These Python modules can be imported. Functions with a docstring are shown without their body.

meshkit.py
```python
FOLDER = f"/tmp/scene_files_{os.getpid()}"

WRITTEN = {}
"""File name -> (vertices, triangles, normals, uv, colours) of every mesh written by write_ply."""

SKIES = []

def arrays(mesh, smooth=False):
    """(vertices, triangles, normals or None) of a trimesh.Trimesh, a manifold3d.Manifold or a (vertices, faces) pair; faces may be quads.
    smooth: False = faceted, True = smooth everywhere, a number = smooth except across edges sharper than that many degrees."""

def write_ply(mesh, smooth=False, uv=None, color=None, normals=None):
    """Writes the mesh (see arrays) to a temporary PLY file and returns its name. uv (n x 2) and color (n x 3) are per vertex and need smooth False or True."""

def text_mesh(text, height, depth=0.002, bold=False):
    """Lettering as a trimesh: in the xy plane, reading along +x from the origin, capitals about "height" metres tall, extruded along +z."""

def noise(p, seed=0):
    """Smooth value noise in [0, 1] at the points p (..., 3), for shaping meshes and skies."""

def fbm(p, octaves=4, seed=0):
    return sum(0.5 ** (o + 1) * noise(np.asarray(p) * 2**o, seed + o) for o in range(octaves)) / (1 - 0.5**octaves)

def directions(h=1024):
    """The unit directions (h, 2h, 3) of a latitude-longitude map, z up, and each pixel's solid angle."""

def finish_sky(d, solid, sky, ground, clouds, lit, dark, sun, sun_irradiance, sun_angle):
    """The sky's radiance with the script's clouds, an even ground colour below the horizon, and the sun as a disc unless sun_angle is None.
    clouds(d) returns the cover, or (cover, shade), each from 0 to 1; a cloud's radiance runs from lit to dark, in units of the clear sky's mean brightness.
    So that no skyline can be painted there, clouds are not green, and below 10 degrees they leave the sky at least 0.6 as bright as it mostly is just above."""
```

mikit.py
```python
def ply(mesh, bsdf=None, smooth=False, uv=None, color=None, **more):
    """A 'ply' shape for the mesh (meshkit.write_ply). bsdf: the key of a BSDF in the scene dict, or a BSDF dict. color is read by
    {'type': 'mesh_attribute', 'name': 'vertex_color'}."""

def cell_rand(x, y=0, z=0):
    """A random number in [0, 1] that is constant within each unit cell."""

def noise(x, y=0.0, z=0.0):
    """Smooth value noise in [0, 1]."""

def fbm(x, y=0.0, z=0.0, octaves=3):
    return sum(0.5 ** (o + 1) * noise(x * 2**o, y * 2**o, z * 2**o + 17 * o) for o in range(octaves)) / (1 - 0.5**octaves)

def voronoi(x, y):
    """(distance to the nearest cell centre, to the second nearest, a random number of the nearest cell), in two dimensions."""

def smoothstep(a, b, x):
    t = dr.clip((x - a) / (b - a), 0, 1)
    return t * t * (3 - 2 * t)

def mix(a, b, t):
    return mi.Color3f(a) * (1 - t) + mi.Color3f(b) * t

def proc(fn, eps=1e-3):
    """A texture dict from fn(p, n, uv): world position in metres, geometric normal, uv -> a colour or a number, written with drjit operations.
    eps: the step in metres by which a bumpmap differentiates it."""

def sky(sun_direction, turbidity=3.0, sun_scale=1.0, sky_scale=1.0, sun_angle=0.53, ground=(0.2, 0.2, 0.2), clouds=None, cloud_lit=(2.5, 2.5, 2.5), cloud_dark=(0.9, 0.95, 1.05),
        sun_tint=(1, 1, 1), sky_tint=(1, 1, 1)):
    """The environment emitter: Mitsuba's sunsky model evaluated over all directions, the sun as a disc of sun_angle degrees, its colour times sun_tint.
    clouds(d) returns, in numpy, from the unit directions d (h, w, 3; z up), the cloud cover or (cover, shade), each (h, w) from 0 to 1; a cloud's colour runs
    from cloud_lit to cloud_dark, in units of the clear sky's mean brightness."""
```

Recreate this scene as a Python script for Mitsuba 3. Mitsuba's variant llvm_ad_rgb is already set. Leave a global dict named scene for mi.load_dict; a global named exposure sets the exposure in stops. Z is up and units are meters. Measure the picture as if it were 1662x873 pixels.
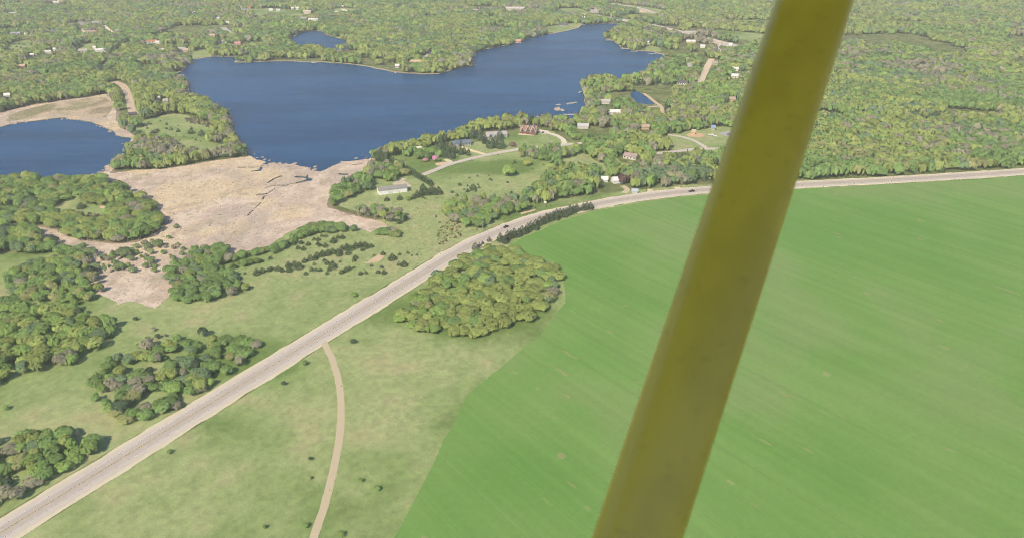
import math, random
import numpy as np, trimesh, shapely, shapely.affinity, shapely.ops
from shapely.geometry import Polygon, LineString, Point, box as sbox
from shapely.ops import unary_union
import drjit as dr
import mitsuba as mi
import mikit, meshkit
from mikit import noise, fbm, smoothstep, mix

T = mi.ScalarTransform4f
rng = np.random.default_rng(7)
random.seed(7)

# ------------------------------------------------------------------ camera, light, exposure
CAM_H = 225.0                                    # flying height over the lake country
PITCH = math.atan((436.5 + 150.0) / 1153.0)      # looking down from a light aircraft
FOV_X = math.degrees(2 * math.atan(831.0 / 1153.0))
SUN = np.array([-0.44, -0.66, 0.80])
exposure = 1.8
HAZE = 1.6e-4
cp, sp = math.cos(PITCH), math.sin(PITCH)

scene, labels = {}, {}
scene['haze_air'] = {'type': 'homogeneous', 'albedo': {'type': 'rgb', 'value': [0.93, 0.95, 0.97]}, 'sigma_t': HAZE}
scene['camera'] = {'type': 'thinlens', 'fov': FOV_X, 'fov_axis': 'x', 'aperture_radius': 0.0022, 'focus_distance': 900.0,
                   'near_clip': 0.05, 'far_clip': 20000.0,
                   'to_world': T().look_at(origin=[0, 0, CAM_H], target=[0, cp * 10, CAM_H - sp * 10], up=[0, 0, 1]),
                   'medium': {'type': 'ref', 'id': 'haze_air'}}
scene['sky'] = mikit.sky(SUN, turbidity=3)


def G(px, py):
    """photograph pixel -> point of the level ground, in metres (px, py in the 1662 x 873 picture)"""
    px, py = np.asarray(px, float), np.asarray(py, float)
    v = (py - 436.5) / 1153.0
    zc = CAM_H / (sp + v * cp)
    return np.stack([(px - 831.0) / 1153.0 * zc, zc * (cp - v * sp)], -1)


def mpp(py):
    """metres that one pixel of the photograph spans at ground row py"""
    return CAM_H / (sp + (py - 436.5) / 1153.0 * cp) / 1153.0


def depth_of(xy):
    return xy[..., 1] * cp + CAM_H * sp


def to_px(xy):
    zc = depth_of(xy)
    return np.stack([831 + xy[..., 0] / zc * 1153.0, 436.5 + (CAM_H * cp - xy[..., 1] * sp) / zc * 1153.0], -1)


def P(pts):
    return Polygon(G(*np.array(pts, float).T)).buffer(0)


def Z(x0, y0, pts):
    """points read off an enlarged crop whose corner is x0, y0 (5.54 times)"""
    return [(x0 + a / 5.54, y0 + b / 5.54) for a, b in pts]


def rough_edge(poly, step, amp, freq, seed=0):
    """the outline of a natural patch, uneven at the given scale"""
    out = []
    for g in getattr(poly, 'geoms', [poly]):
        if g.is_empty or g.geom_type != 'Polygon':
            continue
        rings = []
        for r in [g.exterior, *g.interiors]:
            c = np.array(shapely.segmentize(r, step).coords)[:-1]
            q = np.c_[c * freq, np.zeros(len(c))]
            d = np.c_[meshkit.fbm(q, 3, seed) - .5, meshkit.fbm(q + 50, 3, seed + 9) - .5] * 2 * amp
            rings.append(c + d)
        out.append(Polygon(rings[0], rings[1:]).buffer(0))
    return unary_union(out)


def chaikin(p, n=2):
    p = np.asarray(p, float)
    for _ in range(n):
        q = np.empty((2 * len(p), 2))
        q[0], q[-1] = p[0], p[-1]
        q[1:-1:2], q[2:-1:2] = .75 * p[:-1] + .25 * p[1:], .25 * p[:-1] + .75 * p[1:]
        p = q
    return p


def way(pts, width, cap='flat'):
    line = LineString(chaikin(G(*np.array(pts, float).T)))
    return line.buffer(width / 2, cap_style=cap, join_style='round')


# ------------------------------------------------------------------ materials
def rgb(c):
    return {'type': 'rgb', 'value': list(c)}


VC = {'type': 'mesh_attribute', 'name': 'vertex_color'}
scene['m_leaf'] = {'type': 'principledthin', 'base_color': VC, 'roughness': 0.8, 'diff_trans': 0.5, 'spec_trans': 0.0, 'eta': 1.2}
scene['m_paint'] = {'type': 'twosided', 'bsdf': {'type': 'principled', 'base_color': VC, 'roughness': 0.6, 'specular': 0.3}}


def f_ground(p, n, uv):
    a, b = fbm(p.x / 60, p.y / 60, 3.1, 3), fbm(p.x / 7, p.y / 7, 1.7, 3)
    c = mix((0.120, 0.155, 0.060), (0.210, 0.245, 0.110), smoothstep(.3, .7, b))
    return mix(c, (0.15, 0.125, 0.075), smoothstep(.55, .75, a) * .6)


def f_meadow(p, n, uv):
    a, b, c = fbm(p.x / 70, p.y / 55, 5.2, 4), fbm(p.x / 14, p.y / 14, 9.4, 4), fbm(p.x / 2.6, p.y / 2.6, 2.2, 2)
    g = mix((0.205, 0.300, 0.108), (0.325, 0.390, 0.185), smoothstep(.32, .66, a * .6 + b * .4))
    g = mix(g, (0.390, 0.345, 0.215), smoothstep(.52, .72, b * .65 + a * .35) * .5)
    g = mix(g, (0.105, 0.180, 0.045), smoothstep(.56, .70, 1 - a) * .6)
    d = noise(p.x / .55, p.y / .55, 4.0)
    return g * (0.70 + 0.40 * c + 0.20 * d)


def f_field(p, n, uv):
    u, w = p.x * .64 - p.y * .77, p.x * .77 + p.y * .64
    rows = noise(w / 2.4, u / 160, 1.0)
    wide = fbm(w / 16, u / 130, 7.0, 3)
    a = fbm(p.x / 60, p.y / 60, 4.0, 3)
    g = mix((0.130, 0.280, 0.066), (0.182, 0.320, 0.095), smoothstep(.2, .8, wide * .35 + a * .65))
    g = mix(g, (0.20, 0.285, 0.11), smoothstep(.52, .75, a) * .5)
    bare = smoothstep(.80, .88, fbm(w / 5 + 3, u / 15, 2.0, 3))
    g = mix(g, (0.33, 0.31, 0.17), bare * .55)
    tram = dr.abs(w / 21.0 - dr.floor(w / 21.0) - 0.5) * 21.0
    g = g * (1 - 0.07 * smoothstep(.55, .15, dr.abs(tram - 0.95)))
    return g * (0.92 + 0.10 * rows + 0.10 * fbm(p.x / 1.6, p.y / 1.6, 3.0, 2))


def f_marsh(p, n, uv):
    a, b, c = fbm(p.x / 60, p.y / 60, 8.0, 4), fbm(p.x / 10, p.y / 10, 3.0, 4), fbm(p.x / 2.0, p.y / 2.0, 6.0, 2)
    g = mix((0.52, 0.430, 0.365), (0.63, 0.545, 0.460), smoothstep(.3, .7, b))
    g = mix(g, (0.63, 0.53, 0.34), smoothstep(.52, .68, a) * .6)
    g = mix(g, (0.41, 0.355, 0.315), smoothstep(.50, .70, fbm(p.x / 26, p.y / 34, 1.0, 4)) * .6)
    g = mix(g, (0.36, 0.335, 0.22), smoothstep(.66, .78, fbm(p.x / 9, p.y / 12, 6.0, 3)) * .55)
    return g * (0.84 + 0.30 * c)


def f_sedge(p, n, uv):
    a, b = fbm(p.x / 28, p.y / 40, 8.0, 4), fbm(p.x / 4, p.y / 4, 3.0, 3)
    g = mix((0.30, 0.26, 0.18), (0.50, 0.42, 0.31), smoothstep(.38, .62, a))
    g = mix(g, (0.24, 0.245, 0.13), smoothstep(.5, .7, fbm(p.x / 22, p.y / 30, 2.0, 3)) * .7)
    return g * (0.8 + 0.4 * b)


def f_asphalt(p, n, uv):
    a, b = fbm(p.x / 40, p.y / 40, 1.0, 3), fbm(p.x / 3, p.y / 3, 4.0, 3)
    return mix((0.52, 0.485, 0.445), (0.58, 0.545, 0.50), a * .8 + b * .2)


def f_water(p, n, uv):
    a, b = fbm(p.x / 190, p.y / 55, 1.0, 4), fbm(p.x / 30, p.y / 9, 2.0, 3)
    return mix((0.003, 0.043, 0.132), (0.008, 0.064, 0.182), smoothstep(.3, .7, a * .75 + b * .25))


def f_ripple(p, n, uv):
    return fbm(p.x / 2.3, p.y / 1.4, 3.0, 3) * 0.10 + noise(p.x / 11, p.y / 5, 1.0) * 0.16


def f_worn(p, n, uv):
    return mix((0.43, 0.400, 0.375), (0.48, 0.447, 0.42), fbm(p.x / 30, p.y / 30, 2.0, 3))


def diffuse(fn):
    return {'type': 'twosided', 'bsdf': {'type': 'diffuse', 'reflectance': mikit.proc(fn)}}


scene['m_ground'], scene['m_meadow'], scene['m_field'] = diffuse(f_ground), diffuse(f_meadow), diffuse(f_field)
scene['m_marsh'], scene['m_asphalt'], scene['m_sedge'] = diffuse(f_marsh), diffuse(f_asphalt), diffuse(f_sedge)
scene['m_asphalt_worn'] = diffuse(f_worn)
scene['m_water'] = {'type': 'bumpmap', 'bump': mikit.proc(f_ripple, eps=0.2), 'scale': 2.6,
                    'bsdf': {'type': 'principled', 'base_color': mikit.proc(f_water), 'roughness': 0.30, 'specular': 0.17}}
def f_strut(p, n, uv):
    a, b = fbm(p.x * 14, p.y * 14, p.z * 5, 3), fbm(p.x * 90, p.y * 90, p.z * 90, 2)
    return mix((0.64, 0.53, 0.075), (0.50, 0.41, 0.06), smoothstep(.45, .75, a) * .6 + smoothstep(.66, .8, b) * .3)


scene['m_strut'] = {'type': 'principled', 'base_color': mikit.proc(f_strut), 'roughness': 0.38, 'specular': 0.5, 'clearcoat': 0.4, 'clearcoat_gloss': 0.8}


# ------------------------------------------------------------------ entries
def numbered(key):
    if key not in used:
        used[key] = 0
        return key
    while True:
        used[key] += 1
        k = f'{key}_{used[key]:03d}'
        if k not in used:
            used[k] = 0
            return k


used = {}


def arr(mesh):
    if isinstance(mesh, (tuple, list)):
        v, f = np.asarray(mesh[0], float), np.asarray(mesh[1], int)
        if f.shape[1] == 4:
            f = np.vstack([f[:, [0, 1, 2]], f[:, [0, 2, 3]]])
        return v, f
    return np.array(mesh.vertices), np.array(mesh.faces)


def put(name, mesh, mat='m_paint', color=None, parent=None, smooth=False):
    key = numbered(f'{parent}__{name}' if parent else name)
    v, f = arr(mesh)
    if color is not None:
        color = np.broadcast_to(np.asarray(color, float), (len(v), 3))
    scene[key] = mikit.ply((v, f), mat, smooth=smooth, color=color)
    return key


def tag(key, label=None, cat=None, group=None, kind=None):
    labels[key] = {k: x for k, x in (('label', label), ('category', cat), ('group', group), ('kind', kind)) if x}
    return key


def thing(name, label, cat, group=None):
    return tag(numbered(name), label, cat, group)


def flat(geom, z, thick=0.0):
    """a level sheet (or slab) over a shapely area"""
    vs, fs, at = [], [], 0
    for g in getattr(geom, 'geoms', [geom]):
        if g.is_empty or g.geom_type != 'Polygon' or g.area < .05:
            continue
        if thick:
            m = trimesh.creation.extrude_polygon(g, thick, engine='earcut')
            v, f = np.array(m.vertices), np.array(m.faces)
            v[:, 2] += z - thick
        else:
            v2, f = trimesh.creation.triangulate_polygon(g, engine='earcut')
            v = np.c_[v2, np.full(len(v2), z)]
        vs.append(v)
        fs.append(f + at)
        at += len(v)
    return np.vstack(vs), np.vstack(fs)


def structure(name, geom, z, mat, thick=0.0, color=None, label=None):
    return tag(put(name, flat(geom, z, thick), mat, color), label, None, None, 'structure')


def boxm(sx, sy, sz, c=(0, 0, 0)):
    m = trimesh.creation.box([sx, sy, sz])
    m.apply_translation(c)
    return arr(m)


def join(*ms):
    vs, fs, at = [], [], 0
    for v, f in ms:
        vs.append(v)
        fs.append(f + at)
        at += len(v)
    return np.vstack(vs), np.vstack(fs)


def moved(m, loc=(0, 0, 0), yaw=0.0):
    v, f = m
    c, s = math.cos(yaw), math.sin(yaw)
    return v @ np.array([[c, s, 0], [-s, c, 0], [0, 0, 1.0]]) + np.asarray(loc, float), f


def tube(a, b, ra, rb, n=6):
    a, b = np.asarray(a, float), np.asarray(b, float)
    t = (b - a) / np.linalg.norm(b - a)
    u = np.cross(t, [0, 0, 1] if abs(t[2]) < .9 else [1, 0, 0])
    u /= np.linalg.norm(u)
    w = np.cross(t, u)
    ang = np.arange(n) * 2 * math.pi / n
    ring = np.cos(ang)[:, None] * u + np.sin(ang)[:, None] * w
    v = np.vstack([a + ring * ra, b + ring * rb, [a], [b]])
    i, j = np.arange(n), (np.arange(n) + 1) % n
    f = np.vstack([np.c_[i, j, j + n], np.c_[i, j + n, i + n], np.c_[j, i, i * 0 + 2 * n], np.c_[i + n, j + n, i * 0 + 2 * n + 1]])
    return v, f


# ------------------------------------------------------------------ water, marsh, land
lake = P([(312, 97), (325, 95), (345, 92), (375, 92), (390, 92), (410, 95), (428, 97.3), (400, 98.4), (381, 99.4), (381, 101.4), (400, 101.6), (430, 100),
          (470, 99.6), (500, 101), (530, 102), (560, 104), (580, 106), (600, 109), (620, 113), (640, 117), (660, 119.5), (690, 121), (715, 120), (735, 112.5),
          (760, 109), (767, 105), (766, 95), (768, 88), (777, 83), (795, 79), (818, 75), (835, 71), (845, 68), (860, 62), (880, 58), (900, 54), (920, 50.5),
          (938, 46), (945, 40.5), (965, 39.5), (985, 38), (1012, 38.5), (1020, 41), (1008, 46), (996, 53), (984, 60), (982, 63), (995, 66.5), (1003, 73), (1010, 78),
          (1030, 82), (1060, 84.5), (1076, 89), (1080, 95), (1068, 106), (1050, 119), (1042, 128), (1010, 134), (978, 127), (955, 129), (943, 138), (944, 147), (950, 158),
          (952, 178), (946, 193), (890, 197), (850, 198), (790, 204), (748, 215), (722, 224), (690, 231), (650, 241), (628, 246), (606, 256), (600, 259), (590, 259.5),
          (560, 263), (548, 267), (540, 270), (530, 275), (520, 278.5), (508, 277), (502, 273), (495, 272), (475, 267.5), (455, 265.5), (440, 266.5), (430, 268.5),
          (426, 272), (420, 278), (405, 279.3), (405, 278.3), (418, 276), (422, 271), (429, 262), (422, 260), (412, 258), (408, 254), (398, 245), (381, 224), (379, 202),
          (372, 186), (345, 174), (312, 160), (305, 142), (301, 130), (284, 126), (272, 124), (278, 121), (290, 119), (301, 112)])
small_lake = P([(0, 206), (25, 201), (54, 197), (96, 192), (119, 194), (144, 199), (166, 206), (180, 211), (193, 220), (213, 225), (208, 231), (222, 238), (204, 246), (186, 256), (187, 261),
                (169, 271), (171, 278), (159, 282), (150, 288), (120, 293), (60, 290), (0, 289), (-220, 289), (-260, 262), (-200, 236), (-90, 215)])
pond = P([(468, 71), (470, 66), (480, 58), (492, 52), (514, 50.3), (524, 52), (530, 57.5), (548, 62), (567, 66.5), (564, 80), (535, 85), (500, 83)])
pool = P(Z(900, 150, [(680, 30), (690, -5), (720, -15), (760, -5), (800, 20), (850, 60), (900, 100), (880, 114), (800, 106), (740, 92)]))
def creek(zp, x0, y0, w):
    line = LineString(chaikin(G(*np.array(Z(x0, y0, zp)).T)))
    if line.length < 60:
        return line.buffer(w / 2)
    out, at = [], 0.0
    while at < line.length:                        # reeds close over it here and there
        n = rng.uniform(7, 22)
        out.append(shapely.ops.substring(line, at, min(at + n, line.length)).buffer(w / 2 * rng.uniform(.75, 1.2)))
        at += n + rng.uniform(2, 9)
    return unary_union(out)
creeks = unary_union([creek([(1020, 15), (880, 45), (800, 75), (770, 100), (735, 118), (700, 170), (650, 230), (600, 275), (555, 325)], 300, 294, 1.3),
                      creek([(740, 115), (690, 124), (650, 130)], 300, 294, 1.8), creek([(880, 40), (790, 45), (730, 60)], 300, 294, 1.6),
                      creek([(480, 680), (560, 676), (660, 675)], 300, 150, 1.3), creek([(1395, 733), (1420, 740), (1455, 740)], 300, 150, 3.5),
                      creek([(1010, 812), (1060, 800), (1110, 790)], 300, 150, 3.0), creek([(1510, 655), (1600, 640)], 300, 150, 1.4),
                      creek([(750, 815), (800, 775), (870, 755)], 300, 150, 2.0),
                      P(Z(300, 150, [(985, 760), (1010, 752), (1090, 760), (1110, 740), (1112, 765), (1150, 780), (1130, 800), (1070, 795), (1100, 775), (1000, 768)]))])
lake = rough_edge(lake, 3, 3.2, .06, 1)
small_lake, pond, pool = rough_edge(small_lake, 3, 4.0, .05, 2), rough_edge(pond, 4, 3, .04, 3), rough_edge(pool, 3, 1.5, .06, 4)
creeks = rough_edge(creeks.buffer(-.3), 1.5, .7, .2, 5)
waters = unary_union([lake, small_lake, pond, pool, creeks])

marsh = P([(175, 283), (191, 280), (231, 277), (271, 274), (300, 270.5), (336, 263.5), (390, 256.5), (408, 254), (425, 240), (600, 240), (608, 258), (598, 264), (588, 276), (570, 285), (556, 294),
           (552, 304), (540, 312), (533, 325), (535, 338), (548, 343), (562, 347), (582, 353), (600, 356.5), (631, 362), (632, 367), (612, 371), (600, 378), (585, 372), (575, 369), (548, 364), (520, 364),
           (492, 370), (470, 378), (452, 388), (435, 398), (410, 406), (376, 413), (372, 410), (345, 407), (312, 410), (303, 424), (300, 436), (292, 452), (280, 480), (250, 500), (215, 488), (190, 496), (155, 480),
           (135, 430), (123, 412), (101, 405), (90, 401), (69, 383), (61, 368), (79, 371), (101, 378), (123, 389), (153, 393), (195, 395), (226, 392), (244, 384), (267, 371), (274, 362), (258, 343), (244, 330),
           (227, 318), (204, 308), (178, 296), (162, 290), (150, 289), (143, 284)]).difference(waters)
lake_marsh = P([(-300, 216), (-100, 200), (0, 184), (27, 177), (47, 172), (90, 165), (166, 154), (181, 153), (185, 168), (191, 179), (189, 193), (196, 206), (207, 214.5), (237, 229), (224, 237.5), (209, 247), (196, 262),
                (181, 276), (183, 282), (170, 290), (100, 250), (-260, 250)]).difference(waters)
marsh_all = rough_edge(unary_union([marsh, lake_marsh]), 4, 3.5, .05, 6).difference(waters.buffer(.4))
marsh_all = rough_edge(marsh_all, 1.6, 1.5, .22, 16).difference(waters)

land = sbox(-6500, -400, 6500, 9000).difference(waters)
structure('ground', land, 0.0, 'm_ground', thick=1.6)
for nm, g, lab in (('lake', lake, 'large blue lake in the middle'), ('lake', small_lake, 'smaller blue lake at the left edge'),
                   ('pond', pond, 'pond among the woods behind the large lake'), ('pond', pool, 'small dark pond right of the large lake'),
                   ('creek', creeks, 'dark creeks and pools winding through the reed marsh')):
    structure(nm, g.buffer(1.0), -0.45, 'm_water', label=lab)
edge_ = marsh_all.boundary.intersection(lake.buffer(3.0).union(small_lake.buffer(3.0)))
islets = []
for _ in range(150):
    q_ = edge_.interpolate(rng.uniform(0, edge_.length))
    islets.append(Point(q_.x + rng.normal(0, 4), q_.y + abs(rng.normal(0, 5))).buffer(rng.uniform(.6, 2.2)))
islets = rough_edge(unary_union(islets), .8, .7, .4, 21).difference(marsh_all.buffer(.3)).intersection(waters.buffer(1))
tag(put('reed_islets', flat(islets, .0, .5), 'm_paint', (.44, .36, .26)), 'scraps of tan reed standing in the water off the marsh edge', 'reeds', kind='stuff')
mud = unary_union([marsh, lake_marsh]).buffer(2.5).difference(waters)
structure('mud', mud, 0.04, 'm_paint', color=(.25, .205, .155), label='dark wet mud along the edges of the reed marsh')
structure('marsh', marsh_all, 0.10, 'm_marsh', label='tan reed marsh between the two lakes')
sedge = P(Z(0, 150, [(60, 215), (260, 150), (420, 110), (560, 90), (800, 50), (960, 45), (1000, 100), (1010, 170), (960, 225), (820, 240), (700, 215), (520, 190), (380, 225), (180, 250), (40, 260)]))
structure('sedge', rough_edge(sedge, 5, 6, .05, 14).intersection(marsh_all), 0.14, 'm_sedge', label='brown green sedge in the middle of the far marsh')
shore = unary_union([lake.buffer(4.0, join_style='bevel'), pond.buffer(5.0, join_style='bevel')]).difference(unary_union([waters, marsh_all]))
structure('shore', rough_edge(shore, 6, .8, .08, 8).difference(waters), 0.06, 'm_paint', color=(0.42, 0.36, 0.27), label='narrow pale shore round the lake')

# ------------------------------------------------------------------ roads
hw_c = [(1900, 262), (1662, 279), (1500, 290), (1300, 300), (1161, 307), (1095, 313), (1044, 319.7), (991, 327), (940, 338), (880, 351), (832, 367), (790, 384.5), (753, 403), (712, 427), (686, 443)]
end = G(*np.array(hw_c[-2:], float).T)
hw_pts = np.vstack([G(*np.array(hw_c, float).T), end[1] + (end[1] - end[0]) / np.linalg.norm(end[1] - end[0]) * 420])
hw_line = LineString(chaikin(hw_pts, 3))
hw = hw_line.buffer(6.6, cap_style='flat')
roads = {
    'local_road': way([(1000, 228), (945, 232.5), (900, 237), (871, 239), (842, 242.5), (790, 251.5), (744, 263), (726, 268), (708, 275.5), (687, 284)], 6.5),
    'park_road': way([(1300, 238), (1185, 241.5), (1125, 242.5), (1100, 246), (1060, 250)], 7),
    'park_path': way([(1085, 219), (1105, 222), (1125, 227.5), (1140, 236), (1146, 241)], 5),
    'ramp': way([(985, 5), (1005, 8.5), (1022, 10), (1036, 13), (1050, 17), (1062, 21.5)], 13),
    'freeway': way([(900, 19), (960, 25), (995, 31), (1012, 33), (1030, 36), (1050, 40), (1074, 45.5), (1110, 54), (1200, 78)], 28),
    'school_road': way([(760, 12.5), (785, 14.5), (815, 17), (845, 17.5), (880, 16)], 16),
}
tracks = {
    'dirt_road': way([(209, 68), (205, 73), (192, 83), (178, 95), (174, 106), (166, 123)], 8),
    'dirt_road_': way([(184, 133), (194, 136), (200, 139), (207, 150), (211, 165), (213, 178), (217, 186)], 9),
    'sandy_road': way([(1155, 96), (1149, 107), (1142, 121), (1138, 131), (1131, 137)], 10),
}
lot = P([(209, 176), (216, 176), (222, 183), (229, 181), (230, 183), (222, 187), (210, 187)])
structure('highway', hw, 0.16, 'm_asphalt', thick=.3, label='two lane highway with pale shoulders curving along the crop field')
gravel = unary_union([hw_line.buffer(9.0, cap_style='flat'), way([(700, 441), (722, 430), (748, 415), (775, 401)], 13), way([(985, 329), (989, 333), (992, 336)], 5), way([(1050, 315), (1056, 311), (1054, 307)], 5),
                      way([(1100, 311), (1102, 307), (1099, 303)], 5)])
structure('road_shoulder', rough_edge(gravel, 3, 1.3, .12, 3), 0.08, 'm_paint', color=(0.60, 0.56, 0.42), label='pale gravel shoulder of the highway')
def stripe(off, w):
    return hw_line.parallel_offset(abs(off), 'left' if off > 0 else 'right').buffer(w / 2, cap_style='flat') if off else hw_line.buffer(w / 2, cap_style='flat')
for o in (1.95, -1.95):
    put('lane', flat(stripe(o, 3.3), .20), 'm_asphalt_worn', None, 'highway')
put('centre_line', flat(unary_union([stripe(.17, .16), stripe(-.17, .16)]), .24), 'm_paint', (.62, .45, .08), 'highway')
for o in (3.7, -3.7):
    put('edge_line', flat(stripe(o, .2), .24), 'm_paint', (.72, .72, .7), 'highway')
for k, g in roads.items():
    structure(k, g.difference(hw.buffer(1)), 0.14, 'm_asphalt', thick=.2)
structure('dirt_road', unary_union([tracks['dirt_road'], tracks['dirt_road_'], lot]), 0.12, 'm_paint', color=(0.50, 0.40, 0.30), label='pale dirt road running down to the small lake')
structure('sandy_road', tracks['sandy_road'], 0.12, 'm_paint', color=(0.54, 0.46, 0.35), label='sandy road between the trees on the right')
drives = [(way([(915, 236), (916, 230), (912, 225), (903, 220), (893, 217), (880, 215)], 5.5), (.62, .58, .5)), (way([(747, 238), (756, 242), (770, 246), (787, 251)], 5), (.66, .58, .36)),
          (way([(722, 259), (730, 262.5), (733, 265)], 5), (.6, .56, .42)), (way([(646, 305), (645, 299), (650, 295), (657, 300), (662, 304)], 8), (.5, .45, .35)),
          (way([(641, 300), (650, 293), (656, 290)], 6), (.5, .45, .35)),
          (way([(688, 97), (695, 90), (702, 83)], 9), (.42, .4, .38)), (way([(169, 42), (175, 48), (183, 53.5)], 8), (.66, .6, .48)), (way([(547, 18.5), (545, 21), (550, 24)], 9), (.7, .68, .62)),
          (way([(555, 15), (562, 18), (571, 22)], 9), (.66, .64, .6)), (way([(362, 45), (368, 51), (378, 55), (385, 56)], 12), (.4, .39, .37)), (way([(366, 65), (362, 70), (360, 76)], 12), (.42, .41, .39)),
          (way([(1168, 73), (1162, 77), (1168, 82), (1164, 88)], 7), (.45, .42, .38)), (way([(132, 47), (137, 49), (136, 53)], 9), (.62, .56, .34)), (way([(785, 222), (798, 221), (805, 228)], 7), (.6, .57, .5)),
          (way([(1012, 314), (1020, 308), (1010, 302)], 5), (.5, .44, .32)), (way([(262, 79), (266, 83)], 9), (.7, .68, .64)), (way([(1040, 175), (1055, 174), (1073, 172.5)], 5), (.5, .42, .3)),
          (way([(1045, 152), (1056, 160), (1064, 167), (1074, 173), (1075, 184)], 5), (.46, .38, .26)), (P([(880, 218), (875, 214), (868, 212.5), (878, 211), (890, 213), (894, 217)]), (.64, .6, .55))]
circle = G(193.5, 55.5)
drives.append((Point(circle).buffer(15).difference(Point(circle).buffer(7)), (.74, .74, .72)))
dlabels = ['pale curved driveway of the red gabled house', 'yellowish driveway of the blue roofed house', 'short pale driveway by the pink bush', 'gravel yard behind the long white barn', 'gravel lane up to the long white barn',
           'grey driveway on the wooded point', 'pale driveway slanting down to the round drive', 'left pale driveway on the far lawn', 'right pale driveway on the far lawn', 'grey street above the pink house', 'grey street left of the pink house',
           'winding grey driveway at upper right', 'yellowish driveway at upper left', 'pale driveway of the grey roofed house', 'dirt driveway by the highway shed', 'white driveway at the orange roof', 'pale track along the small dark pond', 'tan track right of the small dark pond', 'pale paved yard beside the red gabled house', 'white round driveway in the woods at upper left']
for (g, c), lb in zip(drives, dlabels):
    structure('driveway', g, 0.13, 'm_paint', color=c, label=lb)
structure('farm_track', rough_edge(way([(522, 548), (548, 600), (556, 680), (540, 780), (500, 900)], 3.6), 3, .5, .1, 4), 0.12, 'm_paint', color=(.50, .44, .31), label='pale farm track leaving the highway')
park_lot = P([(1165, 217), (1185, 212), (1240, 212), (1240, 224), (1180, 222.5)])
infield = rough_edge(P([(1113, 220), (1118, 216.5), (1130, 215.5), (1142, 218), (1144, 221.5), (1132, 223.5), (1118, 222.5)]), 2, 1, .1, 3)
structure('parking_lot', park_lot, 0.13, 'm_paint', color=(.36, .35, .34), label='grey parking lot beside the sports ground')
structure('infield', infield, 0.13, 'm_paint', color=(.52, .37, .23), label='bare sandy infield of the sports ground')
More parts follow.
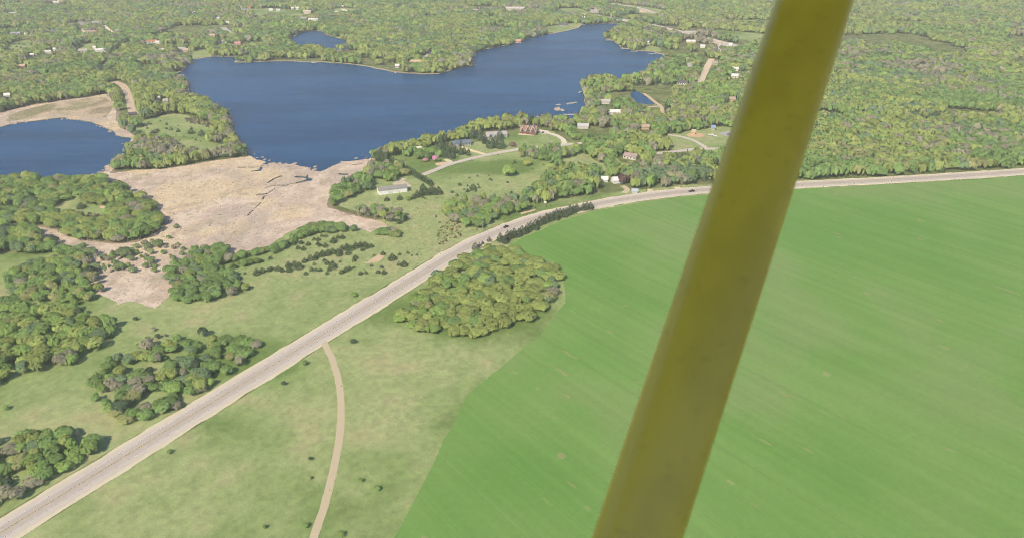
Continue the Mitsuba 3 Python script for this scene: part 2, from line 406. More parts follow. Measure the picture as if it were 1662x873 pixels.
sand = [P(Z(600, 294, [(-60, 740), (0, 720), (40, 690), (80, 660), (150, 655), (120, 700), (90, 720), (20, 735)])), P(Z(600, 294, [(880, 245), (1000, 225)])) if False else P(Z(600, 150, [(-10, 600), (10, 590), (15, 640), (0, 690), (-20, 680)])),
        P(Z(0, 294, [(890, 225), (970, 225), (980, 245), (900, 248)])), P(Z(300, 150, [(0, 0)] * 3 + [(0, 1)])) if False else P(Z(600, 294, [(1350, 290), (1480, 255), (1500, 262), (1360, 305)])),
        P(Z(600, 150, [(590, 640), (690, 625), (720, 640), (640, 662), (600, 660)])), P(Z(900, 0, [(620, 85), (700, 75), (800, 95), (840, 115), (760, 115), (660, 105)]))]
structure('sand_patch', rough_edge(unary_union(sand), 2, .9, .12, 6), 0.12, 'm_paint', color=(.56, .44, .30), label='bare sandy patches in the grass')

# ------------------------------------------------------------------ grassland
meadow = [P([(606, 262), (650, 250), (700, 240), (740, 240), (800, 225), (850, 212), (900, 214), (920, 232), (945, 234), (960, 258), (992, 272), (990, 288), (900, 325), (1000, 311), (1162, 298), (1400, 292), (1662, 284), (2400, 270), (2400, 1500), (-1800, 1500), (-1800, 405), (0, 413), (100, 400),
             (130, 405), (217, 440), (300, 436), (376, 405), (462, 372), (520, 360), (600, 360), (632, 355), (600, 350), (535, 330), (560, 295)]),
          P([(206, 213), (222, 205), (235, 195), (258, 190), (281, 185), (300, 187), (330, 195), (352, 207), (350, 222), (338, 231), (362, 234), (379, 247), (372, 253), (340, 256), (300, 254), (290, 248), (271, 233), (240, 230)]),
          P(Z(0, 294, [(470, 240), (560, 190), (620, 140), (680, 130), (760, 180), (870, 210), (990, 220), (1000, 300), (980, 350), (880, 350), (700, 300), (560, 290)])),
          P([(1062, 229), (1088, 219), (1120, 213), (1150, 209), (1200, 205), (1320, 203), (1320, 236), (1190, 247), (1125, 248), (1090, 242)]),
          P([(388, 20), (404, 15), (440, 14), (480, 17), (492, 24), (486, 31), (460, 30), (425, 28), (410, 24)]), P([(1040, 78), (1054, 74), (1072, 78), (1074, 84), (1050, 83)]),
          P([(8, 80), (14, 70), (36, 65), (62, 68), (64, 78), (44, 84), (10, 88)]), P([(124, 80), (130, 72), (150, 70), (158, 74), (152, 82), (132, 84)]), P([(198, 138), (214, 140), (232, 176), (232, 188), (212, 190)]),
          P([(137, 54), (165, 52), (168, 58), (142, 61)]), P([(308, 96), (316, 82), (338, 80), (345, 91), (326, 94)]), P([(1150, 47), (1200, 52), (1300, 60), (1300, 70), (1200, 66), (1160, 56)]), P([(1170, 32), (1300, 34), (1300, 40), (1185, 39)]),
          P([(905, 14), (940, 14), (960, 20), (945, 26), (915, 24)]), P([(1000, 5), (1050, 12), (1085, 18), (1064, 25), (1010, 16), (985, 9)]), P([(880, 44), (935, 38), (946, 36), (940, 46), (905, 54), (880, 50)]), P([(540, 14), (575, 14), (580, 23), (545, 24)])]
meadow = rough_edge(unary_union(meadow), 6, 3, .05, 11)
field = P([(826, 399), (850, 385), (880, 373), (910, 359.5), (945, 348.5), (990, 338), (1044, 328.5), (1090, 322), (1160, 315.5), (1300, 307), (1500, 297), (1662, 287), (1950, 268), (2300, 300), (2300, 1300), (560, 1300), (640, 873), (760, 640), (880, 540),
           (918, 490), (914, 446), (900, 426), (867, 420), (844, 410)])
paved = unary_union([hw.buffer(3), *roads.values(), *tracks.values(), lot, park_lot, infield, *[d[0] for d in drives]])
field = rough_edge(field.buffer(0), 8, .8, .06, 2).difference(hw_line.buffer(11))
field_edge = field.buffer(.15)
structure('meadow', meadow.difference(unary_union([waters, marsh_all, gravel.buffer(.5)])), 0.05, 'm_meadow', label='rough green and tan pasture')
structure('crop_field', field, 0.10, 'm_field', label='bright green crop field right of the highway')

# ------------------------------------------------------------------ buildings
WHITE, TAN, GREY, BRICK = (.72, .72, .70), (.55, .43, .29), (.42, .42, .42), (.36, .16, .11)
R_GREY, R_DARK, R_BROWN, R_BLUE, R_WHITE, R_TAN, R_ORANGE, R_PINK = (.30, .29, .29), (.12, .12, .125), (.26, .19, .16), (.13, .18, .25), (.76, .76, .75), (.45, .37, .27), (.50, .22, .12), (.58, .30, .30)
lots = []


def gable(w, d, h, rh, over=.5, axis='x'):
    """(walls with gables, roof) about the origin; ridge along x or y"""
    if axis == 'y':
        a, b = gable(d, w, h, rh, over)
        return moved(a, yaw=math.pi / 2), moved(b, yaw=math.pi / 2)
    x, y = w / 2, d / 2
    v = np.array([[-x, -y, 0], [x, -y, 0], [x, y, 0], [-x, y, 0], [-x, -y, h], [x, -y, h], [x, y, h], [-x, y, h], [-x, 0, h + rh], [x, 0, h + rh]], float)
    f = np.array([[0, 1, 5], [0, 5, 4], [2, 3, 7], [2, 7, 6], [1, 2, 6], [1, 6, 5], [5, 6, 9], [3, 0, 4], [3, 4, 7], [4, 8, 7]])
    X, Y, s, t = x + over, y + over, rh / y, .28
    e, r = h - over * s, h + rh
    rv = np.array([[-X, -Y, e], [X, -Y, e], [X, 0, r], [-X, 0, r], [X, Y, e], [-X, Y, e]], float)
    rv = np.vstack([rv + [0, 0, .04], rv + [0, 0, t]])
    rf = np.array([[6, 7, 8], [6, 8, 9], [9, 8, 10], [9, 10, 11], [0, 2, 1], [0, 3, 2], [3, 4, 2], [3, 5, 4], [0, 1, 7], [0, 7, 6], [4, 5, 11], [4, 11, 10], [1, 2, 8], [1, 8, 7], [2, 4, 10], [2, 10, 8], [3, 0, 6], [3, 6, 9], [5, 3, 9], [5, 9, 11]])
    return (v, f), (rv, rf)


def clear_lot(xy, w, d, yaw, reach):
    c, s = math.cos(yaw), math.sin(yaw)
    q = np.array([[-w, -d], [w, -d], [w, d], [-w, d]]) / 2 @ np.array([[c, s], [-s, c]]) + xy
    u = -xy / np.linalg.norm(xy)
    lots.append(unary_union([Polygon(q), Polygon(q + u * reach)]).convex_hull.buffer(3.5))


def building(px, py, wpx, label, wall=WHITE, roof=R_GREY, yaw=0, d=9.0, h=3.0, rh=2.2, name='house', cat='house', windows=0, wing=None, chimney=False, door=None, group=None, garage=False):
    k = thing(name, label, cat, group)
    xy, w = G(px, py), wpx * mpp(py)
    yw = math.radians(yaw) - math.atan2(xy[0], xy[1]) * .6
    at = lambda m: moved(m, (*xy, 0.0), yw)
    dep = math.atan2(CAM_H, np.linalg.norm(xy))
    clear_lot(xy, w + 2, d + 2, yw, min(62.0, 9.5 / math.tan(dep)))
    a, b = gable(w, d, h, rh)
    put('wall', at(a), 'm_paint', wall, k)
    rk = put('roof', at(b), 'm_paint', roof, k)
    if wing:                                          # (x, y, width, depth, axis) of a cross wing
        wx, wy, ww, wd, ax = wing
        a, b = gable(ww, wd, h * .96, rh * .9 if ax == 'x' else rh * .9, axis=ax)
        put('wall', at(moved(a, (wx, wy, 0))), 'm_paint', wall, k)
        put('roof', at(moved(b, (wx, wy, 0))), 'm_paint', roof, k)
    n = windows
    for i in range(n):
        x = -w / 2 + w * (i + .5) / n
        if door is not None and i == door:
            put('door', at(boxm(1.1, .1, 2.1, (x, -d / 2 - .03, 1.05))), 'm_paint', (.18, .1, .07), k)
            continue
        wk = put('window', at(boxm(1.5, .12, 1.25, (x, -d / 2 - .02, 1.65))), 'm_paint', (.045, .055, .07), k)
        fr = join(boxm(1.8, .1, .14, (x, -d / 2 - .03, 2.35)), boxm(1.8, .1, .14, (x, -d / 2 - .03, .95)), boxm(.14, .1, 1.26, (x - .83, -d / 2 - .03, 1.65)), boxm(.14, .1, 1.26, (x + .83, -d / 2 - .03, 1.65)))
        put('frame', at(fr), 'm_paint', (.7, .7, .68), wk)
    if garage:
        put('garage_door', at(boxm(4.8, .1, 2.3, (w * .3, -d / 2 - .03, 1.15))), 'm_paint', (.72, .72, .7) if np.mean(wall) < .6 else (.45, .42, .38), k)
    if chimney:
        put('chimney', at(boxm(.9, .9, 2.4, (w * .15, .3, h + rh * .7 + .7))), 'm_paint', (.3, .2, .17), rk)
    return k, xy, yw, w


B = building
# upper left
B(92, 5.5, 9, 'white house at the top edge left of centre, among trees', roof=R_WHITE, d=10)
B(99, 3.5, 8, 'tan roofed house just behind the white house at the top left', TAN, R_TAN)
B(35, 8, 10, 'pale pinkish house in the far woods at upper left', TAN, (.55, .42, .34))
B(22, 24, 12, 'grey house half hidden by grey trees at upper left', (.6, .6, .6), (.45, .45, .46))
B(132, 40, 9, 'small grey roofed house above the yellowish driveway', WHITE, R_GREY)
B(156, 39, 12, 'long low grey roof above the brick red house at upper left', GREY, (.38, .39, .4))
B(86, 53, 9, 'white house with blue shaded roof in the woods at upper left', WHITE, R_BLUE)
B(25, 57, 15, 'grey blue house left of the small white shed at upper left', (.6, .62, .66), (.36, .38, .42), wing=(2, -6, 8, 8, 'y'))
B(43, 58, 4, 'small white shed right of the grey blue house', WHITE, R_WHITE, d=5, name='shed', cat='shed')
B(147, 54, 14, 'long brown grey roofed house with a lawn in front', (.62, .55, .5), (.36, .31, .29), windows=4, door=2)
B(157, 54.5, 4, 'small brick red garage at the end of the long brown grey house', BRICK, R_ORANGE, d=7, name='garage', cat='garage')
B(193, 53, 9, 'white house inside the round white driveway', WHITE, (.42, .43, .45), d=9, wing=(-5, -5, 7, 8, 'y'))
B(135, 85, 14, 'grey house with long low white trimmed roof left of the dirt road', (.6, .6, .58), (.48, .45, .42), windows=3, door=1)
B(163, 84, 13, 'white house beside the dirt road, left of its top', WHITE, R_WHITE, wing=(6, -5, 8, 8, 'y'))
B(154, 80, 4, 'small white shed left of the white house by the dirt road', WHITE, R_WHITE, d=5, name='shed', cat='shed')
B(77, 87, 12, 'low white house half hidden behind dark trees at left', WHITE, (.6, .6, .58), d=7)
B(89, 83, 3.5, 'tiny white shed right of the low white house', WHITE, R_WHITE, d=4, name='shed', cat='shed')
B(53, 92, 5, 'small white roofed shed above the yellow cleared spot at left', WHITE, R_WHITE, d=6, name='shed', cat='shed')
B(37, 110, 8, 'tan roofed house hidden deep in the left woods', TAN, (.56, .42, .30))
B(246, 70, 17, 'house with orange red roof above the large lake at left', WHITE, R_ORANGE, wing=(-7, -4, 8, 9, 'y'), windows=4, door=1)
B(257, 71.5, 7, 'white garage at the right end of the orange roofed house', WHITE, R_WHITE, d=8, name='garage', cat='garage')
B(295, 82, 13, 'grey roofed white house near the left end of the large lake', WHITE, (.45, .43, .40), windows=3)
B(228, 103, 6, 'small house with steep white roof in the woods left of the large lake', WHITE, (.66, .66, .66), rh=3.4, d=8)
B(13, 158, 8, 'white roofed house in the woods above the tan marsh at far left', WHITE, R_WHITE, d=8)
B(216, 187.5, 11, 'dark low boathouse at the foot of the dirt road', (.13, .12, .12), (.10, .10, .11), d=5, h=2.4, rh=1.4, name='boathouse', cat='boathouse')
B(257, 163, 7, 'white house in the woods right of the dirt road', WHITE, (.62, .6, .58))
B(270, 167, 7, 'grey house in the woods, second right of the dirt road', (.55, .53, .5), (.40, .38, .36))
# upper middle
B(315, 23, 7, 'white roofed house at upper left of centre', WHITE, R_WHITE)
B(353, 32, 7, 'white house above the peach coloured house', WHITE, (.6, .6, .6))
B(369, 39.5, 6, 'white house at the top of the grey street', WHITE, R_WHITE)
B(346, 60, 11, 'peach coloured house left of the grey street', (.62, .45, .36), (.58, .45, .38), windows=3)
B(386, 73, 9, 'bright pink roofed house near the far shore', (.66, .42, .44), R_PINK, d=10)
B(306, 71, 4, 'tiny white cottage above the left end of the large lake', WHITE, R_WHITE, d=5)
B(302, 84, 7, 'pinkish house at the left end of the large lake', (.62, .48, .46), (.52, .4, .38))
B(396, 18.5, 14, 'long grey blue roofed building at the left end of the far lawn', (.5, .5, .52), (.34, .37, .42), d=10, name='outbuilding', cat='building')
B(404, 14.5, 6, 'small orange house behind the far lawn', (.55, .3, .2), R_ORANGE, d=7)
B(440, 18, 6, 'left white house along the back of the far lawn', WHITE, R_WHITE)
B(452, 18.5, 6, 'right white house along the back of the far lawn', WHITE, (.55, .55, .55))
B(475, 15.5, 4, 'small white shed behind the right end of the far lawn', WHITE, R_WHITE, d=6, name='shed', cat='shed')
B(483, 16.5, 5, 'tall white house behind the right end of the far lawn', WHITE, R_WHITE, h=4.5)
B(499, 23, 11, 'boxy tan house right of the far lawn', (.66, .58, .45), (.62, .55, .44), d=11, h=5.5, rh=2.5)
B(493, 32, 9, 'low grey garage below the boxy tan house', (.5, .48, .46), (.42, .4, .38), name='garage', cat='garage')
B(509, 34, 16, 'white house with a long roof above the pond', WHITE, (.68, .67, .66), wing=(3, -6, 9, 9, 'y'), windows=4, door=1)
B(555, 12.5, 5, 'white shed between the two pale far driveways', WHITE, R_WHITE, d=6, name='shed', cat='shed')
B(836, 17, 30, 'long flat roofed school building in the far woods', (.62, .58, .52), (.55, .52, .48), d=26, h=6, rh=.8, name='school', cat='school', windows=9, door=4)
B(772, 19, 12, 'low tan building left of the far school', (.5, .46, .4), (.48, .45, .4), d=12, h=4, rh=1, name='outbuilding', cat='building')
B(675, 103, 17, 'tan house on the wooded point of the far shore', (.62, .46, .3), (.56, .43, .29), d=10, windows=5, door=2, wing=(-6, -5, 7, 8, 'y'))
B(645, 110, 6, 'white cottage left of the tan house on the wooded point', WHITE, R_WHITE, d=7, windows=2)
B(841, 69, 8, 'orange boathouse on the far shore', (.55, .3, .2), (.55, .36, .26), d=6, name='boathouse', cat='boathouse')
# upper right
B(965, 21, 13, 'large grey roofed building below the highway ramp', (.45, .43, .42), (.45, .42, .42), d=18, h=5, rh=1.5, name='outbuilding', cat='building')
B(914, 42.5, 15, 'dark roofed house at the far end of the large lake', (.34, .33, .33), R_DARK, d=11, rh=3, windows=4)
B(947, 31, 4, 'tiny white cottage at the far end of the large lake', WHITE, R_WHITE, d=6)
B(1053, 72, 4, 'small white shed above the lakeside lawn', WHITE, R_WHITE, d=5, name='shed', cat='shed')
B(1121, 70, 14, 'pale house with terracotta base above the sandy road', (.66, .5, .4), R_WHITE, d=8, wing=(0, -5, 6, 8, 'y'))
B(1140, 78, 7, 'small white roofed house left of the winding driveway', WHITE, R_WHITE, d=7)
B(1165, 71, 9, 'pinkish house above the winding driveway', (.6, .5, .45), (.5, .42, .38))
B(1185, 75, 5, 'white garage right of the winding driveway', WHITE, R_WHITE, d=6, name='garage', cat='garage')
B(1120, 55, 18, 'long grey green roof in the trees at upper right', (.5, .5, .48), (.42, .42, .38), d=10)
B(1107, 137, 16, 'white fronted house with dark roof below the sandy road', WHITE, R_DARK, windows=5, door=2)
B(1120, 108, 9, 'blue grey house left of the sandy road', (.5, .52, .55), (.36, .4, .43))
B(1160, 105, 8, 'grey house right of the sandy road', (.5, .46, .42), (.38, .33, .31))
B(1193, 115, 9, 'upper white roofed house at the right edge of the photo', WHITE, R_WHITE, d=8)
B(1195, 126, 16, 'lower white house at the right edge of the photo', WHITE, (.72, .73, .75), d=10, windows=4, door=1)
B(1187, 164, 11, 'tan house in the right hand woods above the sports ground', TAN, (.44, .35, .30))
B(983, 168, 14, 'grey roofed house in the woods on the right hand shore', (.6, .6, .58), (.45, .45, .46))
B(997, 185, 19, 'white house right of the dock, with grey garage', WHITE, (.70, .71, .72), windows=4, door=2, wing=(7, 2, 9, 9, 'x'))
B(946, 208, 17, 'grey white roofed house hidden behind trees near the loop driveway', (.6, .6, .6), (.52, .53, .54))
B(1047, 209, 12, 'tan brown roof deep in the right hand woods', TAN, (.42, .33, .28))
B(1157, 211, 6, 'small blue roofed shelter beside the sports ground', GREY, (.22, .32, .48), d=5, name='shelter', cat='shelter')
B(1125, 218, 5, 'small tan shed behind the sandy infield', TAN, (.5, .4, .3), d=4, name='shed', cat='shed')
B(1024, 257, 21, 'house with brown roof and white gable in the right hand woods', WHITE, (.36, .29, .28), yaw=-24, windows=4, door=1)
B(981, 294, 10, 'small white shed with wide hipped roof', WHITE, R_WHITE, d=7, h=2.4, rh=2, name='shed', cat='shed')
B(1001, 296, 15, 'white metal shed right of the small white shed', (.72, .74, .78), (.72, .73, .76), yaw=18, d=8, name='shed', cat='shed')
B(1030, 313, 9, 'low blue grey roofed shed beside the highway', (.45, .48, .52), (.42, .48, .55), d=5, h=2.2, rh=1.4, name='shed', cat='shed')
# lake homes in front
B(679, 246, 13, 'pale flat roofed house among trees left of the pink bush', (.55, .5, .42), (.60, .57, .50), d=8, windows=3, door=1)
B(752, 235, 24, 'long house with blue grey roof at the yellowish driveway', (.34, .36, .4), R_BLUE, yaw=6, d=9, windows=5, door=2, chimney=True, wing=(-9, -5, 8, 9, 'y'))
B(806, 222, 32, 'large white house with grey roof above the local road', WHITE, (.42, .41, .43), yaw=10, d=11, h=3.4, windows=6, door=3, wing=(-7, -7, 10, 12, 'y'), garage=False)
# long white barn
k, xy, yw, w = B(637, 312, 46, 'long white metal barn with grey roof on the grass', (.86, .87, .88), (.27, .265, .265), yaw=14, d=8, h=4.3, rh=1.7, name='barn', cat='barn')
at = lambda m: moved(m, (*xy, 0.0), yw)
put('sliding_door', at(boxm(4.2, .12, 3.0, (-w * .1, -4.04, 1.5))), 'm_paint', (.70, .71, .72), k)
put('door', at(boxm(1.0, .12, 2.1, (w * .2, -4.04, 1.05))), 'm_paint', (.55, .56, .58), k)
# red house with three steep gables
k = thing('gabled_house', 'red brown house with steep white edged gables above the lake', 'house')
xy = G(858, 216)
yw = math.radians(-8)
at = lambda m: moved(m, (*xy, 0.0), yw)
clear_lot(xy, 24, 16, yw, 26)
RED, RRED = (.23, .125, .105), (.32, .205, .18)
main, rf = gable(18, 8, 4.4, 3.8, .6)
put('wall', at(main), 'm_paint', RED, k)
put('roof', at(rf), 'm_paint', RRED, k)
for gx, gw, gd, gh, gr in ((-6.0, 5.0, 10.5, 3.6, 4.6), (.4, 5.2, 11.5, 4.8, 5.4), (5.9, 6.2, 13.0, 4.0, 5.6)):
    a, b = gable(gw, gd, gh, gr, .5, axis='y')
    dy = -gd / 2 + 4.2
    put('gable_wall', at(moved(a, (gx, dy, 0))), 'm_paint', RED, k)
    r2 = put('gable_roof', at(moved(b, (gx, dy, 0))), 'm_paint', RRED, k)
    yf, s = dy - gd / 2 - .52, gr / (gw / 2)
    for sd in (-1, 1):
        q0, q1 = np.array([gx + sd * (gw / 2 + .5), yf, gh - .5 * s + .25]), np.array([gx, yf, gh + gr + .35])
        put('trim', at(tube(q0, q1, .34, .34, 4)), 'm_paint', (.74, .72, .7), r2)
    for wz in (1.7, 4.4):
        put('window', at(boxm(1.5, .12, 1.4, (gx, dy - gd / 2 - .03, wz))), 'm_paint', (.05, .06, .08), k)
put('chimney', at(boxm(1, 1, 3, (-2.8, .5, 9.6))), 'm_paint', (.3, .2, .17), k)
put('terrace', at(boxm(17, 5, .5, (-2, -7.6, .25))), 'm_paint', (.6, .5, .4), k)

# ------------------------------------------------------------------ docks, boats, vehicles, poles
def dock(px, py, length, ang, label, w=2.2):
    k = thing('dock', label, 'dock')
    xy = G(px, py)
    at = lambda m: moved(m, (*xy, 0), math.radians(ang))
    put('deck', at(boxm(length, w, .14, (0, 0, .15))), 'm_paint', (.66, .64, .6), k)
    for x in np.linspace(-length / 2 + .4, length / 2 - .4, max(3, int(length / 6))):
        for y in (-w / 2 - .07, w / 2 + .07):
            put('post', at(boxm(.13, .13, 1.6, (x, y, -.2))), 'm_paint', (.3, .27, .24), k)


dock(926, 186.3, 17, 0, 'long white dock standing in the lake at the right hand shore')
dock(285, 122.5, 24, 24, 'pale dock at the left end of the large lake')
dock(769, 106, 9, 8, 'white dock at the tip of the wooded point')
dock(1014, 79.5, 14, -20, 'white dock left of the lakeside lawn')
dock(1029, 84, 12, -6, 'white dock in front of the lakeside lawn')
dock(1059, 88, 13, 0, 'white dock right of the lakeside lawn')
dock(813, 75.5, 12, 20, 'white dock on the far shore left of the orange boathouse')
dock(642, 118.5, 7, 80, 'small white dock below the white cottage on the wooded point')


def boat(px, py, length, ang, label, col=(.78, .78, .76), cover=(.5, .5, .52)):
    k = thing('boat', label, 'boat')
    xy = G(px, py)
    at = lambda m: moved(m, (*xy, -.3), math.radians(ang))
    n, L, W = 9, length / 2, length * .17
    t = np.linspace(-1, 1, n)
    half = W * np.clip(1 - np.clip(t, 0, 1) ** 2.2, .02, 1)
    v = np.vstack([np.c_[t * L, -half, np.full(n, .75)], np.c_[t * L, half, np.full(n, .75)], np.c_[t * L * .9, half * 0, np.full(n, -.1)]])
    i = np.arange(n - 1)
    f = np.vstack([np.c_[i, i + 2 * n, i + 1], np.c_[i + 1, i + 2 * n, i + 1 + 2 * n], np.c_[i + n, i + 1 + n, i + 2 * n], np.c_[i + 1 + n, i + 1 + 2 * n, i + 2 * n], [[0, n, 2 * n]]])
    put('hull', at((v, f)), 'm_paint', col, k)
    put('deck', at((np.vstack([v[:n] - [0, 0, .12], v[n:2 * n] - [0, 0, .12]]), np.vstack([np.c_[i, i + 1, i + 1 + n], np.c_[i, i + 1 + n, i + n]]))), 'm_paint', cover, k)
    put('windscreen', at(boxm(.1, W * 1.5, .5, (L * .25, 0, .9))), 'm_paint', (.1, .12, .14), k)


boat(841, 70.2, 13, 10, 'white boat moored below the orange boathouse')
boat(853, 62.5, 13, 20, 'white boat at the far shore, second right of the orange boathouse')
boat(870, 59.3, 14, 10, 'white boat at the far shore near the far bay')
boat(988, 66, 12, -15, 'white boat at the small headland of the far bay')
boat(509, 102.5, 9, 10, 'small white boat on the shore below the pond', cover=(.7, .7, .68))
boat(942, 150, 8, 60, 'small white boat at the tip of the right hand peninsula')
boat(769, 88.5, 8, 40, 'small white boat in the notch behind the wooded point')


def car(xy, yaw, label, col, kind='car', z=.17):
    k = thing(kind, label, kind.replace('_', ' '))
    at = lambda m: moved(m, (*xy, z), yaw)
    L = 5.6 if kind == 'pickup_truck' else 4.7
    prof = ([(-2.8, .45), (-2.8, 1.1), (-.3, 1.12), (-.1, 1.85), (1.0, 1.85), (1.6, 1.15), (2.75, 1.0), (2.8, .45)] if kind == 'pickup_truck'
            else [(-2.35, .4), (-2.35, 1.0), (-1.9, 1.05), (-1.2, 1.5), (.5, 1.5), (1.2, 1.02), (2.25, .85), (2.35, .4)])
    m = trimesh.creation.extrude_polygon(Polygon(prof), 1.8, engine='earcut')
    v, f = arr(m)
    v = np.c_[v[:, 0], v[:, 2] - .9, v[:, 1]]
    v[:, 1] *= np.where(v[:, 2] > 1.2, .8, 1)
    put('body', at((v, f[:, ::-1])), 'm_paint', col, k)
    top = (-.25, 1.35) if kind == 'pickup_truck' else (-1.6, .95)
    for s in (-1, 1):
        put('window', at(boxm((top[1] - top[0]) * .75, .05, .38, ((top[0] + top[1]) / 2, s * .80, 1.32 if kind == 'car' else 1.5))), 'm_paint', (.02, .025, .03), k)
    for x in (-L * .31, L * .31):
        for s in (-1, 1):
            put('wheel', at(tube((x, s * .72, .36), (x, s * .95, .36), .36, .36, 10)), 'm_paint', (.02, .02, .02), k)
    return k


def on_highway(px, py, off):
    s = hw_line.project(Point(G(px, py)))
    a, b = np.array(hw_line.interpolate(s - 2).coords[0]), np.array(hw_line.interpolate(s + 2).coords[0])
    d = (b - a) / np.linalg.norm(b - a)
    return (a + b) / 2 + np.array([-d[1], d[0]]) * off, math.atan2(d[1], d[0])


q, a = on_highway(822, 370, -1.8)
car(q, a, 'dark car driving on the highway beside the conifer row', (.03, .032, .038))
q, a = on_highway(1120, 310, 1.8)
car(q, a + math.pi, 'dark pickup on the highway near the yellow strut', (.05, .04, .045), 'pickup_truck')
car(G(881, 216.5), 1.2, 'dark car parked beside the red gabled house', (.04, .04, .045))
car(G(1154, 220.5), -.5, 'white pickup at the edge of the sports ground, left one', (.75, .76, .78), 'pickup_truck')
car(G(1161, 222.5), -.4, 'white car at the edge of the sports ground, right one', (.75, .76, .78))
car(G(1183, 219), .1, 'blue car on the parking lot beside the sports ground', (.12, .2, .36))


def pole(px, py, h, label, name='utility_pole', cat='utility pole', arm=2.2, col=(.42, .36, .3)):
    k = thing(name, label, cat)
    xy = G(px, py)
    put('post', tube((*xy, -.2), (*xy, h), .20, .14, 6), 'm_paint', col, k)
    put('crossarm', moved(boxm(arm, .16, .2, (0, 0, h - .6)), (*xy, 0)), 'm_paint', col, k)
    return k


pole(783.5, 375, 8.5, 'utility pole beside the highway in front of the copse')
pole(1042.5, 246, 15, 'pale pole rising out of the right hand woods', col=(.66, .6, .52))
pole(993, 8, 26, 'left tall mast at the highway ramp', 'light_mast', 'light mast', 3, (.6, .6, .6))
pole(1003.5, 8, 26, 'right tall mast at the highway ramp', 'light_mast', 'light mast', 3, (.6, .6, .6))
pole(1063.5, 15, 20, 'mast right of the highway ramp', 'light_mast', 'light mast', 3, (.6, .6, .6))
for (x, y, lb) in ((357, 425.5, 'left white hive box beside the hedge'), (366, 425.5, 'right white hive box beside the hedge')):
    k = thing('hive_box', lb, 'box')
    xy = G(x, y)
    put('box_body', moved(boxm(1.1, 1.0, 1.0, (0, 0, .5)), (*xy, .05)), 'm_paint', (.8, .8, .78), k)
    put('lid', moved(boxm(1.25, 1.15, .14, (0, 0, 1.08)), (*xy, .05)), 'm_paint', (.74, .74, .72), k)
k = thing('sign_board', 'white sign board beside the highway right of the copse', 'sign')
xy = G(885, 333)
put('board', moved(boxm(2.0, .12, 1.8, (0, 0, 2.4)), (*xy, 0)), 'm_paint', (.8, .8, .8), k)
for s in (-.8, .8):
    put('post', moved(boxm(.14, .1, 1.6, (s, 0, .75)), (*xy, 0)), 'm_paint', (.5, .5, .5), k)
for zp, lb in (([(0, 140), (40, 130), (60, 150), (30, 165), (-5, 160)], 'left reed island in the lake near the dock'), ([(45, 150), (80, 150), (90, 165), (60, 170)], 'middle reed island in the lake near the dock'),
               ([(100, 100), (140, 92), (195, 85), (200, 92), (140, 102), (110, 108)], 'right reed island in the lake near the dock'), ([(10, 108), (60, 104), (60, 112), (15, 114)], 'upper reed island in the lake near the dock')):
    tag(put('reed_island', flat(rough_edge(P(Z(900, 150, zp)), 1.5, 1.2, .15, 4), -.2, .4), 'm_paint', (.42, .35, .27)), lb, 'reed island')

# ------------------------------------------------------------------ foliage
YG, GR, BR, GY, DK, TN, BL = (.300, .380, .125), (.200, .325, .112), (.248, .382, .115), (.300, .305, .222), (.085, .135, .080), (.315, .350, .155), (.180, .280, .150)


def quads(c, n, s, r):
    """square leaf clumps: centres, normals, half sizes -> (n, 4, 3), a little folded and turned at random"""
    a = r.normal(size=c.shape)
    u = np.cross(n, a)
    u /= np.linalg.norm(u, axis=1, keepdims=True)
    w = np.cross(n, u)
    s = s[:, None]
    k = r.uniform(.6, 1.3, (len(c), 4, 1))
    q = np.stack([c + u * s, c + w * s, c - u * s, c - w * s], 1)
    return (q - c[:, None]) * k + c[:, None]


def crown(nq, r, kind='broad'):
    """a unit crown of leaf clumps: radius 1, height 0 to 1"""
    if kind == 'cone':
        t = r.uniform(0, 1, nq) ** 1.5
        ang = r.uniform(0, 2 * np.pi, nq)
        rad = (1 - t ** 1.5 * .95) * r.uniform(.75, 1.08, nq) * np.where(t < .12, .8, 1)
        c = np.c_[np.cos(ang) * rad, np.sin(ang) * rad, .04 + t * .95]
        n = np.c_[np.cos(ang), np.sin(ang), np.full(nq, .55)] + r.normal(0, .35, (nq, 3))
        s = 2.0 / math.sqrt(nq) * (1.15 - .7 * t)
    else:
        nl = 6
        ph = r.uniform(0, 6.28) + np.arange(nl) * 6.28 / nl + r.uniform(-.4, .4, nl)
        rl = r.uniform(.46, .66, nl + 1)
        lc = np.c_[np.cos(ph) * r.uniform(.3, .58, nl), np.sin(ph) * r.uniform(.3, .58, nl), r.uniform(.48, .70, nl)]
        lc = np.vstack([lc, [[0, 0, .70]]])
        m = nq * 6
        li = r.integers(0, nl + 1, m)
        d = r.normal(size=(m, 3))
        d /= np.linalg.norm(d, axis=1, keepdims=True)
        d[:, 2] = np.where(d[:, 2] < -.35, -d[:, 2], d[:, 2])
        c = lc[li] + d * rl[li, None] * np.array([1, 1, .55]) * np.where(r.uniform(size=(m, 1)) < .7, r.uniform(.9, 1.04, (m, 1)), r.uniform(.8, 1.22, (m, 1)))
        inside = np.zeros(m, bool)
        for j in range(nl + 1):
            inside |= (np.linalg.norm((c - lc[j]) / [1, 1, .55], axis=1) < rl[j] * .85) & (li != j)
        keep = np.flatnonzero(~inside)[:nq]
        c, d = c[keep], d[keep]
        n = d * [1, 1, 1.4] + r.normal(0, .24, (len(c), 3))
        s = np.full(len(c), 2.5 / math.sqrt(nq)) * r.uniform(.75, 1.2, len(c))
        c[:, 2] = (c[:, 2] - .2) / .85 * .8 + .2
    n /= np.linalg.norm(n, axis=1, keepdims=True)
    m_ = n + (np.c_[c[:, :2] * .5, (c[:, 2] - .35) * .9 + .75]) * 1.0
    m_ /= np.linalg.norm(m_, axis=1, keepdims=True)
    return quads(c, n, s, r).reshape(-1, 3), np.repeat(m_, 4, 0)


